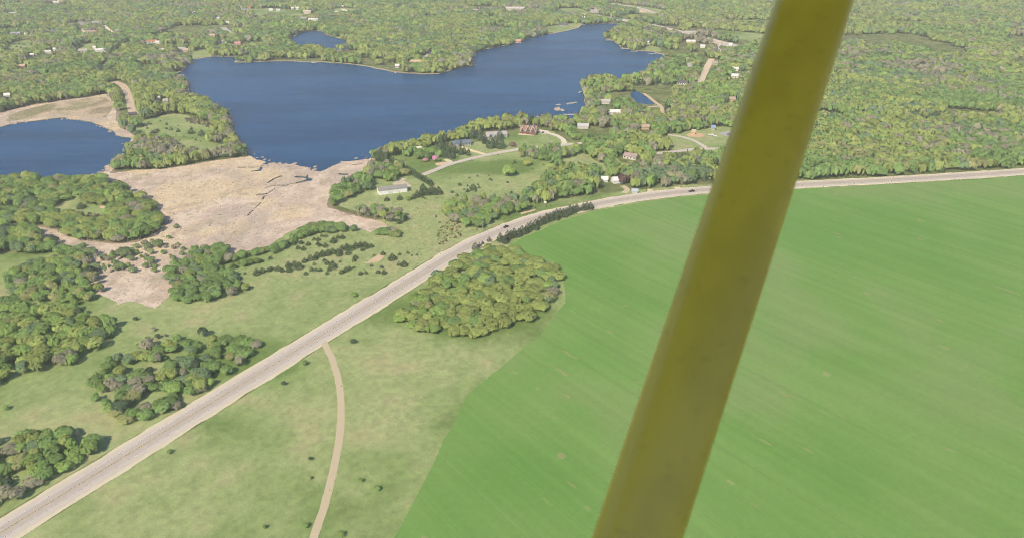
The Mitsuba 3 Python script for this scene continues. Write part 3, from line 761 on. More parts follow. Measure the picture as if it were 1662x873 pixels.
LOD = {(k, n): [crown(n, np.random.default_rng(100 * i + n), k) for i in range(10)] for k in ('broad', 'cone') for n in (24, 60, 200, 420)}


def quad_faces(n):
    i = np.arange(n) * 4
    return np.vstack([np.c_[i, i + 1, i + 2], np.c_[i, i + 2, i + 3]])


def put_leaf(name, v, c, nn, parent=None):
    key = numbered(f'{parent}__{name}' if parent else name)
    path = meshkit.write_ply((v, quad_faces(len(v) // 4)), False, None, c, normals=nn)
    scene[key] = {'type': 'ply', 'filename': path, 'face_normals': False, 'bsdf': {'type': 'ref', 'id': 'm_leaf'}}
    return key


def tree_mesh(x, y, r, h, tint, lod, kind, g, z0=0.0):
    b, nb = LOD[kind, lod][g.integers(10)]
    a = g.uniform(0, 6.28)
    c, s = math.cos(a), math.sin(a)
    v = np.c_[(b[:, 0] * c - b[:, 1] * s) * r + x, (b[:, 0] * s + b[:, 1] * c) * r + y, b[:, 2] * h + z0]
    q = len(b) // 4
    j = np.repeat(np.clip(1 + g.normal(0, .09, (q, 1)), .7, 1.4) * (1 + g.normal(0, .03, (q, 3))), 4, 0)
    nn = np.c_[nb[:, 0] * c - nb[:, 1] * s, nb[:, 0] * s + nb[:, 1] * c, nb[:, 2]]
    return v, np.clip(np.asarray(tint) * j, .01, .7), nn


def trunk_mesh(x, y, r, h, g, lean=.04, limbs=3):
    top = np.array([x + g.normal(0, lean * h), y + g.normal(0, lean * h), h * .72])
    rad = max(.12, r * .055)
    ms = [tube((x, y, -.2), top, rad, rad * .4, 6)]
    for _ in range(limbs):
        t = g.uniform(.4, .8)
        b = np.array([x, y, 0]) * (1 - t) + top * t
        a = g.uniform(0, 6.28)
        ms.append(tube(b, b + np.array([math.cos(a) * r * .5, math.sin(a) * r * .5, h * .16]), rad * .4, rad * .15, 5))
    return join(*ms)


singles = []          # (x, y, r, h, tint, kind, trunk colour, name, label, category, group)
mass = []             # (x, y, r, h, tint, kind)


def palette(x, y, g, mixw, seed=0, strong=4.5):
    """tints that come in groves"""
    tints = np.array([YG, GR, BR, GY, DK, TN, BL])
    w = np.log(np.array(mixw, float) + 1e-6)
    q = np.stack([np.stack([x / 70 + 31 * i + seed, y / 70 - 17 * i, np.zeros_like(x)], -1) for i in range(7)])
    field = meshkit.fbm(q, 2, 5).T * strong
    gum = -np.log(-np.log(g.uniform(1e-6, 1 - 1e-6, (len(x), 7))))
    i = np.argmax(w + field + gum * .9, 1)
    return tints[i] * g.uniform(.82, 1.18, (len(x), 1)), i


def scatter(area, spacing, g, keep=1.0, jitter=.42, clump=0):
    x0, y0, x1, y1 = area.bounds
    gx, gy = np.meshgrid(np.arange(x0, x1, spacing), np.arange(y0, y1, spacing * .9))
    gx[1::2] += spacing / 2
    x, y = (gx + g.uniform(-jitter, jitter, gx.shape) * spacing).ravel(), (gy + g.uniform(-jitter, jitter, gx.shape) * spacing).ravel()
    shapely.prepare(area)
    m = shapely.contains_xy(area, x, y) & (g.uniform(size=len(x)) < keep)
    if clump:
        m &= meshkit.fbm(np.c_[x, y, x * 0] / clump, 3, 77) > .53
    return x[m], y[m]


toward = lambda geo, *steps: unary_union([geo] + [shapely.affinity.translate(geo, -.35 * t * np.sign(geo.centroid.x) * min(1, abs(geo.centroid.x) / max(geo.centroid.y, 1)) * 2, -t) for t in steps])
lawn_area = unary_union(lots + [toward(d[0], 8, 16, 24, 32).buffer(3) for d in drives] + [toward(t, 7, 14, 21, 28).buffer(3) for t in tracks.values()] + [toward(roads[k], 10, 20, 30) for k in ('ramp', 'freeway', 'school_road')] + [toward(roads[k], 7, 14, 21).buffer(2) for k in ('park_road', 'park_path')] + [toward(infield, 8, 16, 24).buffer(4)])
sight = unary_union([shapely.affinity.translate(pool, -8 * i, -14 * i) for i in (1, 2)])
no_tree = unary_union([waters.buffer(2.0), sight, marsh_all.buffer(.5), lawn_area, paved.buffer(3.0)])
woods_far = P([(-700, -16), (2400, -16), (2400, 268), (1662, 281), (1400, 289), (1170, 296), (1110, 301), (1080, 304.5), (1040, 307), (1000, 309), (960, 313), (920, 320), (885, 330), (868, 330), (872, 308), (888, 292), (900, 270), (895, 263), (905, 262), (945, 250), (952, 240),
               (952, 200), (900, 150), (700, 150), (420, 200), (398, 247), (408, 254), (390, 255.5), (336, 262), (300, 269), (271, 273), (191, 279.5), (182, 280), (195, 262), (208, 247), (222, 237), (236, 229), (206, 214), (195, 206), (188, 193), (190, 179), (184, 168), (180, 153), (90, 164), (27, 176), (0, 183), (-700, 215)])
shore_band = P([(606, 258), (628, 247), (650, 242), (690, 232), (722, 225), (748, 216), (790, 205), (850, 199), (890, 198), (952, 195), (952, 240), (935, 228), (920, 219), (905, 213), (880, 207), (845, 207), (832, 211), (812, 212), (790, 213), (772, 222), (755, 226), (735, 229), (715, 233), (695, 240), (660, 249), (632, 256), (612, 262)])
open_wedge = P([(903, 268), (908, 262), (925, 254), (940, 256), (960, 264), (990, 273), (989, 285), (969, 279), (930, 278), (895, 274)])
open_far = meadow.intersection(P([(-700, -20), (2400, -20), (2400, 236), (1062, 250), (945, 234), (850, 100), (380, 256), (200, 256), (100, 200), (-700, 215)]))
open_far = unary_union([toward(q_, 8, 16, 24) if q_.area < 30000 and q_.centroid.y > 1000 else q_ for q_ in getattr(open_far, 'geoms', [open_far])])
far_area = unary_union([woods_far, shore_band]).difference(unary_union([no_tree, open_far, open_wedge, P([(945, 234), (960, 258), (992, 272), (990, 283), (960, 270), (935, 252)]), field_edge]))
inner_meadow = P(Z(0, 294, [(470, 240), (560, 190), (620, 140), (680, 130), (760, 180), (870, 210), (990, 225), (990, 300), (1000, 375), (880, 385), (700, 345), (600, 330), (500, 320), (440, 270)]))

g = np.random.default_rng(21)
pick = []
near = far_area.intersection(sbox(-3000, 0, 3000, 1050))
far = far_area.difference(sbox(-3000, 0, 3000, 1050))
for area, sp_, r0 in ((near, 7.4, 5.3), (far, 9.6, 7.1)):
    x, y = scatter(area, sp_, g, .95)
    c, i = palette(x, y, g, (.50, .26, .13, .10, .05, .06, .09), strong=8.0)
    q = np.c_[x, y, x * 0]
    open_ = meshkit.fbm(q / 95 + 3, 3, 31) > (.67 if area is far else .72)
    x, y, c, i, q = x[~open_], y[~open_], c[~open_], i[~open_], q[~open_]
    hs = 6.8 + 5.4 * meshkit.fbm(q / 60, 3, 3) + g.normal(0, 1.0, len(x))
    rs = r0 * g.uniform(.65, 1.28, len(x))
    for a in range(len(x)):
        if i[a] == 4:
            mass.append((x[a], y[a], rs[a] * .62, hs[a] * 1.05, c[a], 'cone', 'far'))
        else:
            mass.append((x[a], y[a], rs[a], hs[a], c[a], 'broad', 'far'))


def wood(px_poly, spacing, r, h, mixw, label, group, name='broadleaf_tree', cat='tree', trunk=(.16, .13, .10), keep=.95, single=True, minus=None, kind='broad', jitter=.42, clump=0):
    area = P(px_poly) if isinstance(px_poly, list) else px_poly
    area = area.difference(unary_union([waters.buffer(1.5), paved.buffer(2.5), lawn_area] + ([minus] if minus is not None else [])))
    if area.is_empty:
        return
    x, y = scatter(area, spacing, g, keep, jitter, clump)
    c, i = palette(x, y, g, mixw)
    for a in range(len(x)):
        rr, hh = r * g.uniform(.62, 1.34), h * g.uniform(.72, 1.24)
        t = (x[a], y[a], rr, hh, c[a], kind)
        px = to_px(np.array([x[a], y[a]]))
        if single and 0 <= px[0] <= 1200 and px[1] <= 446:
            singles.append((*t, trunk, name, label, cat, group))
        else:
            mass.append((*t, 'near'))


MIXED, GREENS, SHRUB = (.48, .24, .20, .05, .01, .04, .05), (.22, .36, .25, .05, .02, .02, .08), (.24, .40, .12, .12, .03, .05, .25)
# the wood at near left
near_left = P([(-500, 300), (-300, 296), (0, 291), (120, 294), (160, 292), (177, 299), (204, 312), (227, 322), (244, 334), (258, 347), (274, 362), (267, 372), (244, 384), (226, 391), (195, 393), (153, 391), (123, 387), (101, 376), (79, 369), (61, 364), (0, 366), (-500, 400)])
wood(near_left, 7.8, 5.2, 7.2, MIXED, 'leafy tree of the rounded wood between the small lake and the tan marsh', 'trees of the near left wood', minus=inner_meadow.union(marsh_all))
wood([(70, 369), (101, 378), (123, 389), (153, 393), (195, 394.5), (226, 391), (244, 384), (240, 381), (222, 387), (195, 390), (155, 388), (126, 384), (104, 374), (74, 365)], 3.6, 1.9, 7.5, (.3, .4, .2, .1, 0, .02, .2), 'slender pale trunked tree along the front of the near left wood', 'pale trunked trees of the near left wood', 'aspen_tree', trunk=(.62, .6, .55), keep=.6, minus=marsh_all)
wood([(-500, 395), (0, 374), (30, 368), (61, 374), (85, 392), (95, 403), (87, 411), (63, 413), (0, 416), (-500, 450)], 7.4, 4.6, 8.5, GREENS, 'green tree of the thicket above the grass at lower left', 'trees of the lower left thicket', minus=marsh_all)
wood([(69, 428), (87, 420), (98, 408), (112, 404), (128, 414), (140, 425), (155, 444), (170, 480), (120, 500), (20, 490), (10, 448), (36, 438)], 5.4, 3.2, 6.2, SHRUB, 'tree of the thicket at the bottom left edge of the marsh', 'trees at the bottom left corner')
# clumps round the barn
wood([(606, 274), (640, 267), (656, 275), (660, 290), (630, 296), (608, 299), (592, 314), (582, 322), (562, 324), (548, 343), (536, 338), (540, 318), (560, 302), (585, 290)], 6.6, 4.2, 7.5, SHRUB, 'rounded tree of the grove left of the long white barn', 'trees of the barn grove')
wood([(572, 350), (590, 346), (615, 346), (640, 350), (660, 355), (655, 362), (632, 363), (600, 357.5), (580, 353)], 4.6, 2.5, 8.5, (.2, .5, .2, .1, 0, .02, .2), 'slender pale trunked tree in the row beside the marsh tip', 'pale trunked trees beside the marsh tip', 'aspen_tree', trunk=(.55, .53, .48))
wood([(608, 384), (615, 376), (640, 373), (651, 377), (650, 385), (630, 388)], 4.2, 2.8, 4.0, SHRUB, 'low bush of the clump on the grass below the marsh tip', 'bushes below the marsh tip', 'bush', 'bush')
wood([(722, 352), (735, 360), (760, 373), (775, 371), (797, 363), (832, 351), (862, 341), (862, 333), (840, 331), (800, 328), (760, 328), (730, 337)], 5.8, 3.7, 7.2, (.44, .30, .16, .08, .01, .04, .05), 'leafy tree of the copse in the pasture above the highway', 'trees of the pasture copse')
wood([(850, 324), (868, 331), (884, 329), (889, 314), (870, 307), (855, 314)], 5.6, 3.6, 7.0, GREENS, 'green tree of the small clump right of the pasture copse', 'trees right of the pasture copse')
wood([(845, 256), (860, 259), (895, 263), (905, 262), (948, 250), (945, 245), (900, 245), (850, 247)], 5.4, 3.3, 8.0, SHRUB, 'tall leafy tree in the belt below the local road', 'trees below the local road')
# hedge along the marsh and the bottom edge
wood([(305, 427), (318, 434), (345, 434), (372, 427), (368, 410), (345, 407), (315, 410)], 5.2, 3.3, 7.0, GREENS, 'green tree of the clump at the left end of the hedge', 'trees at the left end of the hedge')
wood([(270, 436), (300, 430), (330, 431), (362, 436), (374, 446), (400, 470), (350, 490), (280, 490)], 5.2, 3.0, 5.5, SHRUB, 'tree at the bottom edge below the hedge', 'trees at the bottom edge')
wood([(376, 420), (400, 414), (412, 410), (440, 406), (452, 400), (466, 392), (482, 386), (490, 374), (520, 368), (548, 368), (578, 373), (575, 378), (545, 378), (520, 380), (500, 384), (480, 392), (462, 404), (440, 414), (405, 418), (380, 426)],
     4.4, 3.3, 5.0, GREENS, 'green bush of the hedge along the near edge of the marsh', 'bushes of the marsh hedge', 'bush', 'bush')
wood([(722, 434), (765, 412), (790, 406), (826, 404), (845, 414), (867, 426), (902, 438), (908, 470), (870, 520), (790, 545), (700, 545), (640, 520)], 6.2, 4.3, 5.2, (.60, .16, .26, .05, 0, .03, .04), 'rounded light green tree of the wood between highway and crop field', 'trees between highway and field', minus=field_edge)
# beyond the photograph's lower edge
wood([(-500, 540), (-100, 500), (10, 492), (110, 505), (190, 530), (150, 580), (60, 610), (-60, 640), (-500, 720)], 7, 4.4, 6.5, GREENS, '', '', single=False)
wood([(160, 590), (250, 560), (330, 545), (420, 560), (380, 610), (300, 660), (210, 690), (150, 650)], 5.8, 3.4, 4.8, SHRUB, '', '', single=False, keep=.8)
wood([(-40, 730), (60, 700), (150, 720), (190, 770), (110, 830), (-40, 860)], 6, 3.6, 5, GREENS, '', '', single=False, keep=.85)
wood([(-200, 450), (600, 450), (660, 500), (640, 620), (400, 640), (100, 900), (-200, 900)], 8, 1.5, 2.3, (.1, .3, .1, .1, .6, .1, .2), '', '', single=False, keep=.22, jitter=2.5, clump=45, minus=marsh_all.buffer(2))
wood([(640, 640), (760, 600), (860, 560), (760, 660), (690, 800), (640, 900), (300, 900)], 8, 1.4, 2.0, (.2, .3, .2, .1, .3, .1, .2), '', '', single=False, keep=.2, jitter=2.5, clump=40, minus=field_edge)


def cedars(x0, y0, pts, label, group, name='juniper_bush', cat='bush', tint=(.088, .135, .070), hk=1.5, kind='cone', rk=1.0, trunk=(.12, .09, .07)):
    for zx, zy, zr in pts:
        px, py = x0 + zx / 5.54, y0 + (zy + zr * .55) / 5.54
        xy, m = G(px, py), mpp(py)
        r = max(.75, zr / 5.54 * m * rk)
        singles.append((*xy, r, r * hk * g.uniform(.9, 1.15), np.array(tint) * g.uniform(.8, 1.25), kind, trunk, name, label, cat, group))


cedars(300, 294, [(980, 555, 30), (930, 550, 25), (1050, 550, 25), (1110, 560, 28), (1160, 520, 20), (1200, 520, 25), (1195, 560, 20), (1215, 570, 25), (1265, 575, 30), (1340, 530, 38), (1380, 500, 25), (1420, 500, 28), (1020, 595, 24), (1070, 605, 26), (1270, 490, 22), (1235, 490, 20), (770, 690, 22), (440, 760, 35), (470, 770, 20), (690, 715, 22)],
       'dark green juniper on the slope just below the marsh hedge', 'junipers below the marsh hedge')
cedars(300, 294, [(650, 815, 40), (700, 800, 35), (760, 790, 30), (780, 780, 25), (840, 780, 35), (880, 800, 25), (935, 750, 35), (990, 740, 40), (940, 790, 35), (1030, 760, 45), (1080, 710, 32), (1130, 690, 35), (1170, 690, 30), (1190, 665, 35), (1240, 650, 40), (1290, 640, 40), (1330, 625, 38), (1380, 630, 40), (1390, 650, 35),
                  (1420, 600, 35), (1470, 640, 32), (1460, 590, 40), (1500, 600, 35), (1540, 575, 40), (1580, 570, 35), (1620, 565, 35), (1600, 610, 25), (1640, 590, 25)], 'dark juniper of the long slanting row across the lower pasture', 'junipers of the long slanting row')
cedars(300, 294, [(1535, 680, 30), (1520, 710, 22), (1395, 720, 15), (1280, 730, 30), (1330, 745, 40), (1350, 770, 25), (1255, 710, 20), (1165, 740, 18), (1140, 790, 25), (1180, 795, 20), (1220, 795, 22), (1300, 790, 25), (1410, 810, 30), (1450, 790, 32), (1480, 780, 25), (1520, 775, 15), (1580, 825, 25), (1090, 825, 25), (1630, 820, 20), (540, 825, 15), (340, 790, 30), (1280, 825, 20)],
       'dark juniper scattered below the long slanting row', 'junipers below the slanting row')
cedars(600, 294, [(120, 645, 28), (40, 665, 14), (205, 680, 45), (270, 655, 18), (345, 640, 18), (380, 665, 12), (425, 660, 14), (310, 740, 40), (265, 740, 24), (105, 770, 22), (15, 755, 18), (75, 810, 25), (130, 815, 28), (15, 580, 25)], 'dark juniper around the bare sandy patch near the highway', 'junipers around the sandy patch')
cedars(600, 294, [(630, 370, 12), (597, 318, 12), (750, 155, 10), (810, 30, 20), (880, 40, 12), (740, 95, 18), (785, 125, 20), (850, 75, 12), (880, 85, 22), (915, 80, 15), (955, 85, 18), (930, 50, 38), (975, 30, 12), (985, 55, 15), (1030, 140, 15), (1225, 118, 10), (1275, 110, 25), (1300, 130, 18), (1335, 135, 18), (1240, 165, 25), (1240, 12, 12), (480, 145, 15), (500, 160, 8), (605, 150, 8), (730, 355, 8), (965, 435, 10), (1590, 230, 10), (1630, 222, 8), (1490, 238, 10)],
       'small dark juniper dotted over the pasture above the copse', 'junipers dotted over the pasture')
cedars(600, 150, [(722, 775, 8), (895, 768, 13), (970, 752, 12), (1072, 748, 10), (1085, 780, 16), (1100, 790, 10), (1240, 805, 12), (1465, 687, 10), (895, 617, 10), (920, 612, 8), (1158, 560, 8), (1560, 650, 8)], 'tiny dark juniper on the upper pasture below the local road', 'junipers on the upper pasture')
cedars(600, 294, [(155, 160, 30), (270, 150, 32)], 'dark round juniper in front of the long white barn', 'junipers in front of the barn')
cedars(0, 150, [(1260, 290, 38), (1335, 275, 14), (1360, 285, 12), (1440, 255, 10), (1325, 323, 12), (1360, 385, 26), (1375, 365, 26), (1400, 350, 28), (1420, 340, 18), (1500, 285, 14), (1500, 325, 12), (1540, 330, 20), (1605, 345, 20), (1585, 382, 9), (1498, 395, 10), (1558, 405, 8), (1615, 432, 8), (1655, 395, 8), (1605, 300, 8), (1480, 500, 18), (1560, 575, 18)],
       'small dark juniper on the grassy rise between the two lakes', 'junipers between the lakes')
cedars(300, 150, [(60, 355, 32), (62, 325, 16), (155, 370, 38), (100, 425, 12), (70, 410, 8), (145, 440, 9), (165, 422, 8), (185, 525, 8), (298, 540, 10), (355, 490, 9), (190, 310, 8), (215, 312, 9)], 'small dark juniper on the grassy rise beside the large lake', 'junipers beside the large lake')
cedars(0, 294, [(735, 220, 45)], 'single dark round juniper in the grassy opening of the near left wood', None)
cedars(0, 294, [(870, 210, 12), (1015, 310, 16), (1005, 352, 14)], 'tiny dark juniper at the right of the grassy opening', 'tiny junipers of the grassy opening')
cedars(0, 294, [(720, 620, 45), (810, 650, 50), (1040, 660, 30), (1130, 650, 60), (1180, 700, 30), (1230, 590, 25), (1330, 590, 30), (1430, 570, 45), (1360, 640, 30), (1365, 720, 35), (1310, 770, 25), (1200, 800, 35), (940, 690, 30), (1070, 770, 45), (860, 780, 40), (780, 720, 40), (1560, 700, 25), (1640, 650, 25), (1640, 780, 40), (1590, 410, 22), (1490, 630, 12), (640, 700, 40), (700, 760, 50), (600, 760, 45), (1690, 700, 30)],
       'green bush standing in the tan marsh at lower left', 'bushes in the lower left marsh', 'bush', 'bush', (.215, .30, .14), 1.6, 'broad', 1.05)
wood([(135, 400), (190, 398), (225, 396), (262, 380), (282, 392), (300, 405), (290, 440), (215, 444), (140, 440)], 5.0, 1.7, 3.0, (.2, .4, .15, .25, 0, .05, .3), 'small feathery bush in the tan marsh at lower left', 'small bushes of the lower left marsh', 'bush', 'bush', keep=.20, jitter=1.2)
wood([(95, 415), (135, 408), (200, 418), (230, 436), (200, 446), (110, 446)], 5.0, 1.6, 6.0, (.2, .4, .1, .25, 0, .05, .3), 'slender pale trunked tree at the lower left end of the marsh', 'pale trunked trees at the lower left', 'aspen_tree', trunk=(.6, .58, .53), keep=.22, jitter=1.0)
cedars(300, 294, [(540, 740, 40), (590, 730, 35), (650, 720, 30), (500, 735, 24)], 'green bush in the loose row below the hedge', 'bushes below the hedge', 'bush', 'bush', (.17, .26, .085), 1.6, 'broad')
cedars(600, 294, [(345, 160, 28)], 'light green bush right of the dark junipers at the barn', None, 'bush', 'bush', (.24, .33, .09), 1.4, 'broad')
cedars(600, 150, [(1250, 720, 58)], 'round bright green tree standing alone on the upper pasture', None, 'broadleaf_tree', 'tree', BR, 1.6, 'broad')
cedars(600, 150, [(1312, 725, 28)], 'green bush touching the lone round tree on its right', None, 'bush', 'bush', GR, 1.4, 'broad')
cedars(600, 150, [(1420, 635, 40)], 'yellow green bush on the upper pasture', None, 'bush', 'bush', (.33, .36, .10), 1.2, 'broad')
cedars(600, 150, [(1290, 630, 20)], 'small green bush left of the yellow green bush', None, 'bush', 'bush', (.13, .21, .08), 1.5, 'broad')
cedars(600, 150, [(1285, 470, 32)], 'purplish bare bush between white house and local road', None, 'bush', 'bush', (.20, .135, .13), 1.3, 'broad')
cedars(600, 150, [(592, 600, 32)], 'bright pink flowering bush beside the local road', None, 'bush', 'bush', (.60, .26, .46), 1.4, 'broad')
cedars(600, 150, [(505, 610, 26)], 'paler pink flowering bush left of the bright pink one', None, 'bush', 'bush', (.46, .28, .32), 1.3, 'broad')
cedars(900, 150, [(935, 730, 34)], 'red purple leaved tree in the right hand woods', None, 'broadleaf_tree', 'tree', (.28, .08, .12), 1.6, 'broad')
cedars(900, 150, [(620, 795, 46), (570, 790, 30), (660, 800, 26)], 'dark purplish tree beside the white metal shed', 'dark purplish trees', 'broadleaf_tree', 'tree', (.17, .11, .11), 1.6, 'broad')
cedars(600, 150, [(750, 580, 30), (700, 560, 46), (740, 520, 32), (770, 530, 30), (650, 520, 44), (640, 460, 48), (820, 545, 30), (850, 540, 25), (890, 555, 24), (670, 430, 34), (820, 470, 20)], 'dark spruce around the blue roofed house', 'spruces around the blue roofed house', 'spruce_tree', 'tree', DK, 2.6)
cedars(600, 150, [(1000, 410, 42), (1040, 440, 36), (1090, 470, 52), (1180, 480, 45), (1130, 470, 40), (930, 390, 44), (870, 380, 36), (1170, 400, 40)], 'dark spruce between the blue roofed and the white house', 'spruces left of the white house', 'spruce_tree', 'tree', DK, 2.4)
cedars(600, 150, [(380, 535, 42), (450, 575, 52), (520, 580, 40), (490, 540, 40), (560, 540, 50), (330, 560, 34), (620, 560, 36), (610, 610, 24)], 'leafy tree around the pale flat roofed house', 'trees around the pale roofed house', 'broadleaf_tree', 'tree', GR, 1.7, 'broad')
cedars(600, 150, [(90, 590, 60), (130, 600, 45), (50, 570, 40)], 'dark leafy tree at the marsh corner of the large lake', 'trees at the marsh corner', 'broadleaf_tree', 'tree', (.10, .155, .08), 1.6, 'broad')
cedars(600, 150, [(x, 600 + (x - 170) * .58, 27) for x in range(170, 560, 24)] , 'dark spruce of the line slanting down to the barn', 'spruces of the slanting line', 'spruce_tree', 'tree', (.075, .125, .06), 2.2)
cedars(600, 294, [(500, 95, 40), (470, 110, 36), (430, 125, 34), (395, 145, 26), (530, 110, 30), (560, 80, 40), (590, 100, 38), (620, 85, 34), (640, 105, 26), (480, 60, 34)], 'dark spruce of the group right of the barn', 'spruces right of the barn', 'spruce_tree', 'tree', (.085, .13, .07), 1.9)
cedars(600, 294, [(260, 370, 30), (300, 350, 30), (325, 340, 20)], 'dark bush at the right end of the pale trunked row', 'dark bushes beside the pale trunks', 'bush', 'bush', (.095, .15, .07), 1.5, 'broad')
row = [(1175, 520, 36), (1220, 535, 34), (1240, 500, 36), (1270, 490, 34), (1300, 480, 36), (1340, 475, 36), (1370, 450, 34), (1400, 455, 30), (1420, 430, 36), (1450, 410, 36), (1490, 390, 36), (1500, 420, 28), (1530, 370, 36), (1560, 360, 34), (1590, 345, 36), (1620, 335, 36), (1650, 320, 36), (1680, 310, 36), (1710, 300, 34), (1740, 295, 36), (1770, 285, 36), (1800, 275, 36), (1830, 262, 36), (1860, 250, 32), (1920, 245, 30), (1950, 235, 34), (1985, 230, 32), (1690, 335, 24), (1760, 310, 24)]
cedars(600, 294, [(x, y, r * 1.12) for x, y, r in row], 'dark spruce of the row between highway and crop field', 'spruces along the highway', 'spruce_tree', 'tree', (.085, .12, .072), 2.0)
cedars(600, 294, [(950, 590, 36), (985, 575, 22), (1075, 530, 24), (1015, 560, 16)], 'grey green spruce at the lower end of the highway row', 'spruces at the lower end of the row', 'spruce_tree', 'tree', (.14, .16, .12), 1.9)
cedars(0, 0, [(x, y, 12) for x, y in ((170, 395), (215, 400), (190, 430), (255, 440), (280, 400), (300, 450), (330, 445), (120, 450), (75, 470), (240, 470), (350, 420), (150, 420))], 'dark dot like juniper on the scrubby opening at upper left', 'junipers of the upper left opening')

# words that tell the members of a large group apart: their tint and where they stand in it
WORD = ['yellow green', 'green', 'bright green', 'grey half bare', 'dark', 'tan', 'blue green']
TINTS = np.array([YG, GR, BR, GY, DK, TN, BL])
members = {}
for q_, s_ in enumerate(singles):
    members.setdefault(s_[10], []).append(q_)
for gname, ids in members.items():
    if gname is None or len(ids) < 4:
        continue
    px = np.array([to_px(np.array(singles[q_][:2])) for q_ in ids])
    lo, hi = px.min(0), px.max(0)
    nx, ny = (5, 3) if len(ids) > 60 else ((5, 2) if len(ids) > 20 else (3, 1))
    for q_, p_ in zip(ids, px):
        t_ = (p_ - lo) / np.maximum(hi - lo, 1e-6)
        cx_ = min(int(t_[0] * nx), nx - 1)
        cy_ = min(int(t_[1] * ny), ny - 1)
        wx = (('far left', 'left of centre', 'centre', 'right of centre', 'far right') if nx == 5 else ('left', 'middle', 'right'))[cx_]
        wy = (('back', 'middle', 'front') if ny == 3 else (('back', 'front') if ny == 2 else ('',)))[cy_]
        s_ = list(singles[q_])
        tw = ''
        if s_[7] in ('broadleaf_tree', 'aspen_tree') or (s_[7] == 'bush' and len(ids) > 20):
            c_ = np.array(s_[4]) / np.mean(s_[4])
            tw = WORD[int(np.argmin([np.abs(c_ - b_ / b_.mean()).sum() + .25 * abs(np.mean(s_[4]) / b_.mean() - 1) for b_ in TINTS]))] + ' '
        rel_ = s_[3] / np.median([singles[w_][3] for w_ in ids])
        tw = ('tall ' if rel_ > 1.07 else ('low ' if rel_ < .93 else '')) + ('' if s_[7] == 'aspen_tree' else tw)
        place = ' '.join(w_ for w_ in (wy, wx) if w_)
        kind_ = s_[7].replace('_', ' ').replace('broadleaf ', '').replace('aspen tree', 'slender pale trunked tree')
        s_[9 if False else 8] = f"{tw}{kind_}, {place} of the {gname}".replace('trees of the ', '').replace('slender pale trunked tree, ', 'slender tree, ') if nx == 5 else f"{s_[8]}, {place} one"
        if len(s_[8].replace('-', ' ').split()) > 16 and nx != 5:
            s_[8] = f"{kind_}, {place} of the {gname}"
        if len(s_[8].split()) > 16:
            s_[8] = s_[8].replace('tall ', '').replace('low ', '') if len(s_[8].split()) == 17 else f"tree, {place} of the {gname}"
        for cut_ in ('tall ', 'low ', 'of centre ', 'yellow ', 'half bare '):
            if len(s_[8].split()) > 16:
                s_[8] = s_[8].replace(cut_, '')
        singles[q_] = tuple(s_)

# which trees stand alone in the scene: those that show largest
trees = [s for s in singles if s[7] in ('broadleaf_tree',)]
size = np.array([s[2] / depth_of(np.array(s[:2])) for s in trees])
cut = np.sort(size)[::-1][min(len(size), 285) - 1] if len(size) else 0
n_single = 0
mass_in_sight = []
for s in singles:
    x, y, r, h, tint, kind, trunk, name, label, cat, group = s
    if name == 'broadleaf_tree' and group and r / depth_of(np.array([x, y])) < cut:
        mass.append((x, y, r, h, tint, kind, 'near'))
        continue
    k = thing(name, label, cat, group)
    big = r * 2 / mpp(float(to_px(np.array([x, y]))[1])) > 9
    v, c, nn = tree_mesh(x, y, r, h, tint, 420 if big else 60, kind, g, -.05 * h if 'bush' in name else 0)
    if name == 'aspen_tree':
        v[:, 2] = .34 * h + v[:, 2] * .68
    crown_name = 'crown' if 'tree' in name else 'foliage'
    put_leaf(crown_name, v, c, nn, k)
    if big or 'tree' in name:
        tm = trunk_mesh(x, y, r * (.8 if name == 'aspen_tree' else 1), h, g, limbs=3 if 'tree' in name and kind == 'broad' else 0)
        put('trunk' if 'tree' in name else 'stem', tm, 'm_paint', trunk, k)
    n_single += 1

# the wooded country beyond reads as one mass
vs, cs, ns = [], [], []
for x, y, r, h, tint, kind, where in mass:
    d = y * cp + CAM_H * sp
    lod = 200 if d < 600 else (60 if d < 1050 else 24)
    v, c, nn = tree_mesh(x, y, r, h, tint, lod, kind, g)
    ns.append(nn)
    vs.append(v)
    cs.append(c)
vs, cs, ns = np.vstack(vs), np.vstack(cs), np.vstack(ns)
tag(put_leaf('forest', vs, cs, ns), 'spring woods of light green, grey and dark trees around the lakes', 'forest', kind='stuff')

# reed clumps of the marsh, brown brush of the pasture, grass tufts
def tufts(area, spacing, size, high, cols, name, label, keep=.7, jitter=.9):
    x, y = scatter(area, spacing, g, keep, jitter)
    m = len(x)
    s, hgt = size * g.uniform(.5, 1.4, m), high * g.uniform(.5, 1.3, m)
    a = g.uniform(0, 3.14, m)
    out = []
    for da in (0, 1.57):
        u = np.c_[np.cos(a + da), np.sin(a + da)] * s[:, None]
        c = np.c_[x, y]
        b0, b1 = c - u, c + u
        t0, t1 = c - u * .55 + g.normal(0, .2, (m, 2)), c + u * .55 + g.normal(0, .2, (m, 2))
        out.append(np.stack([np.c_[b0, np.zeros(m)], np.c_[b1, np.zeros(m)], np.c_[t1, hgt], np.c_[t0, hgt * g.uniform(.7, 1, m)]], 1))
    q = np.vstack(out).reshape(-1, 3)
    cols = np.asarray(cols)
    ci = cols[g.integers(len(cols), size=m)] * g.uniform(.75, 1.2, (m, 1))
    c = np.repeat(np.vstack([ci, ci]), 4, 0)
    return tag(put(name, (q, quad_faces(len(q) // 4)), 'm_leaf', c), label, name.replace('_', ' '), kind='stuff')


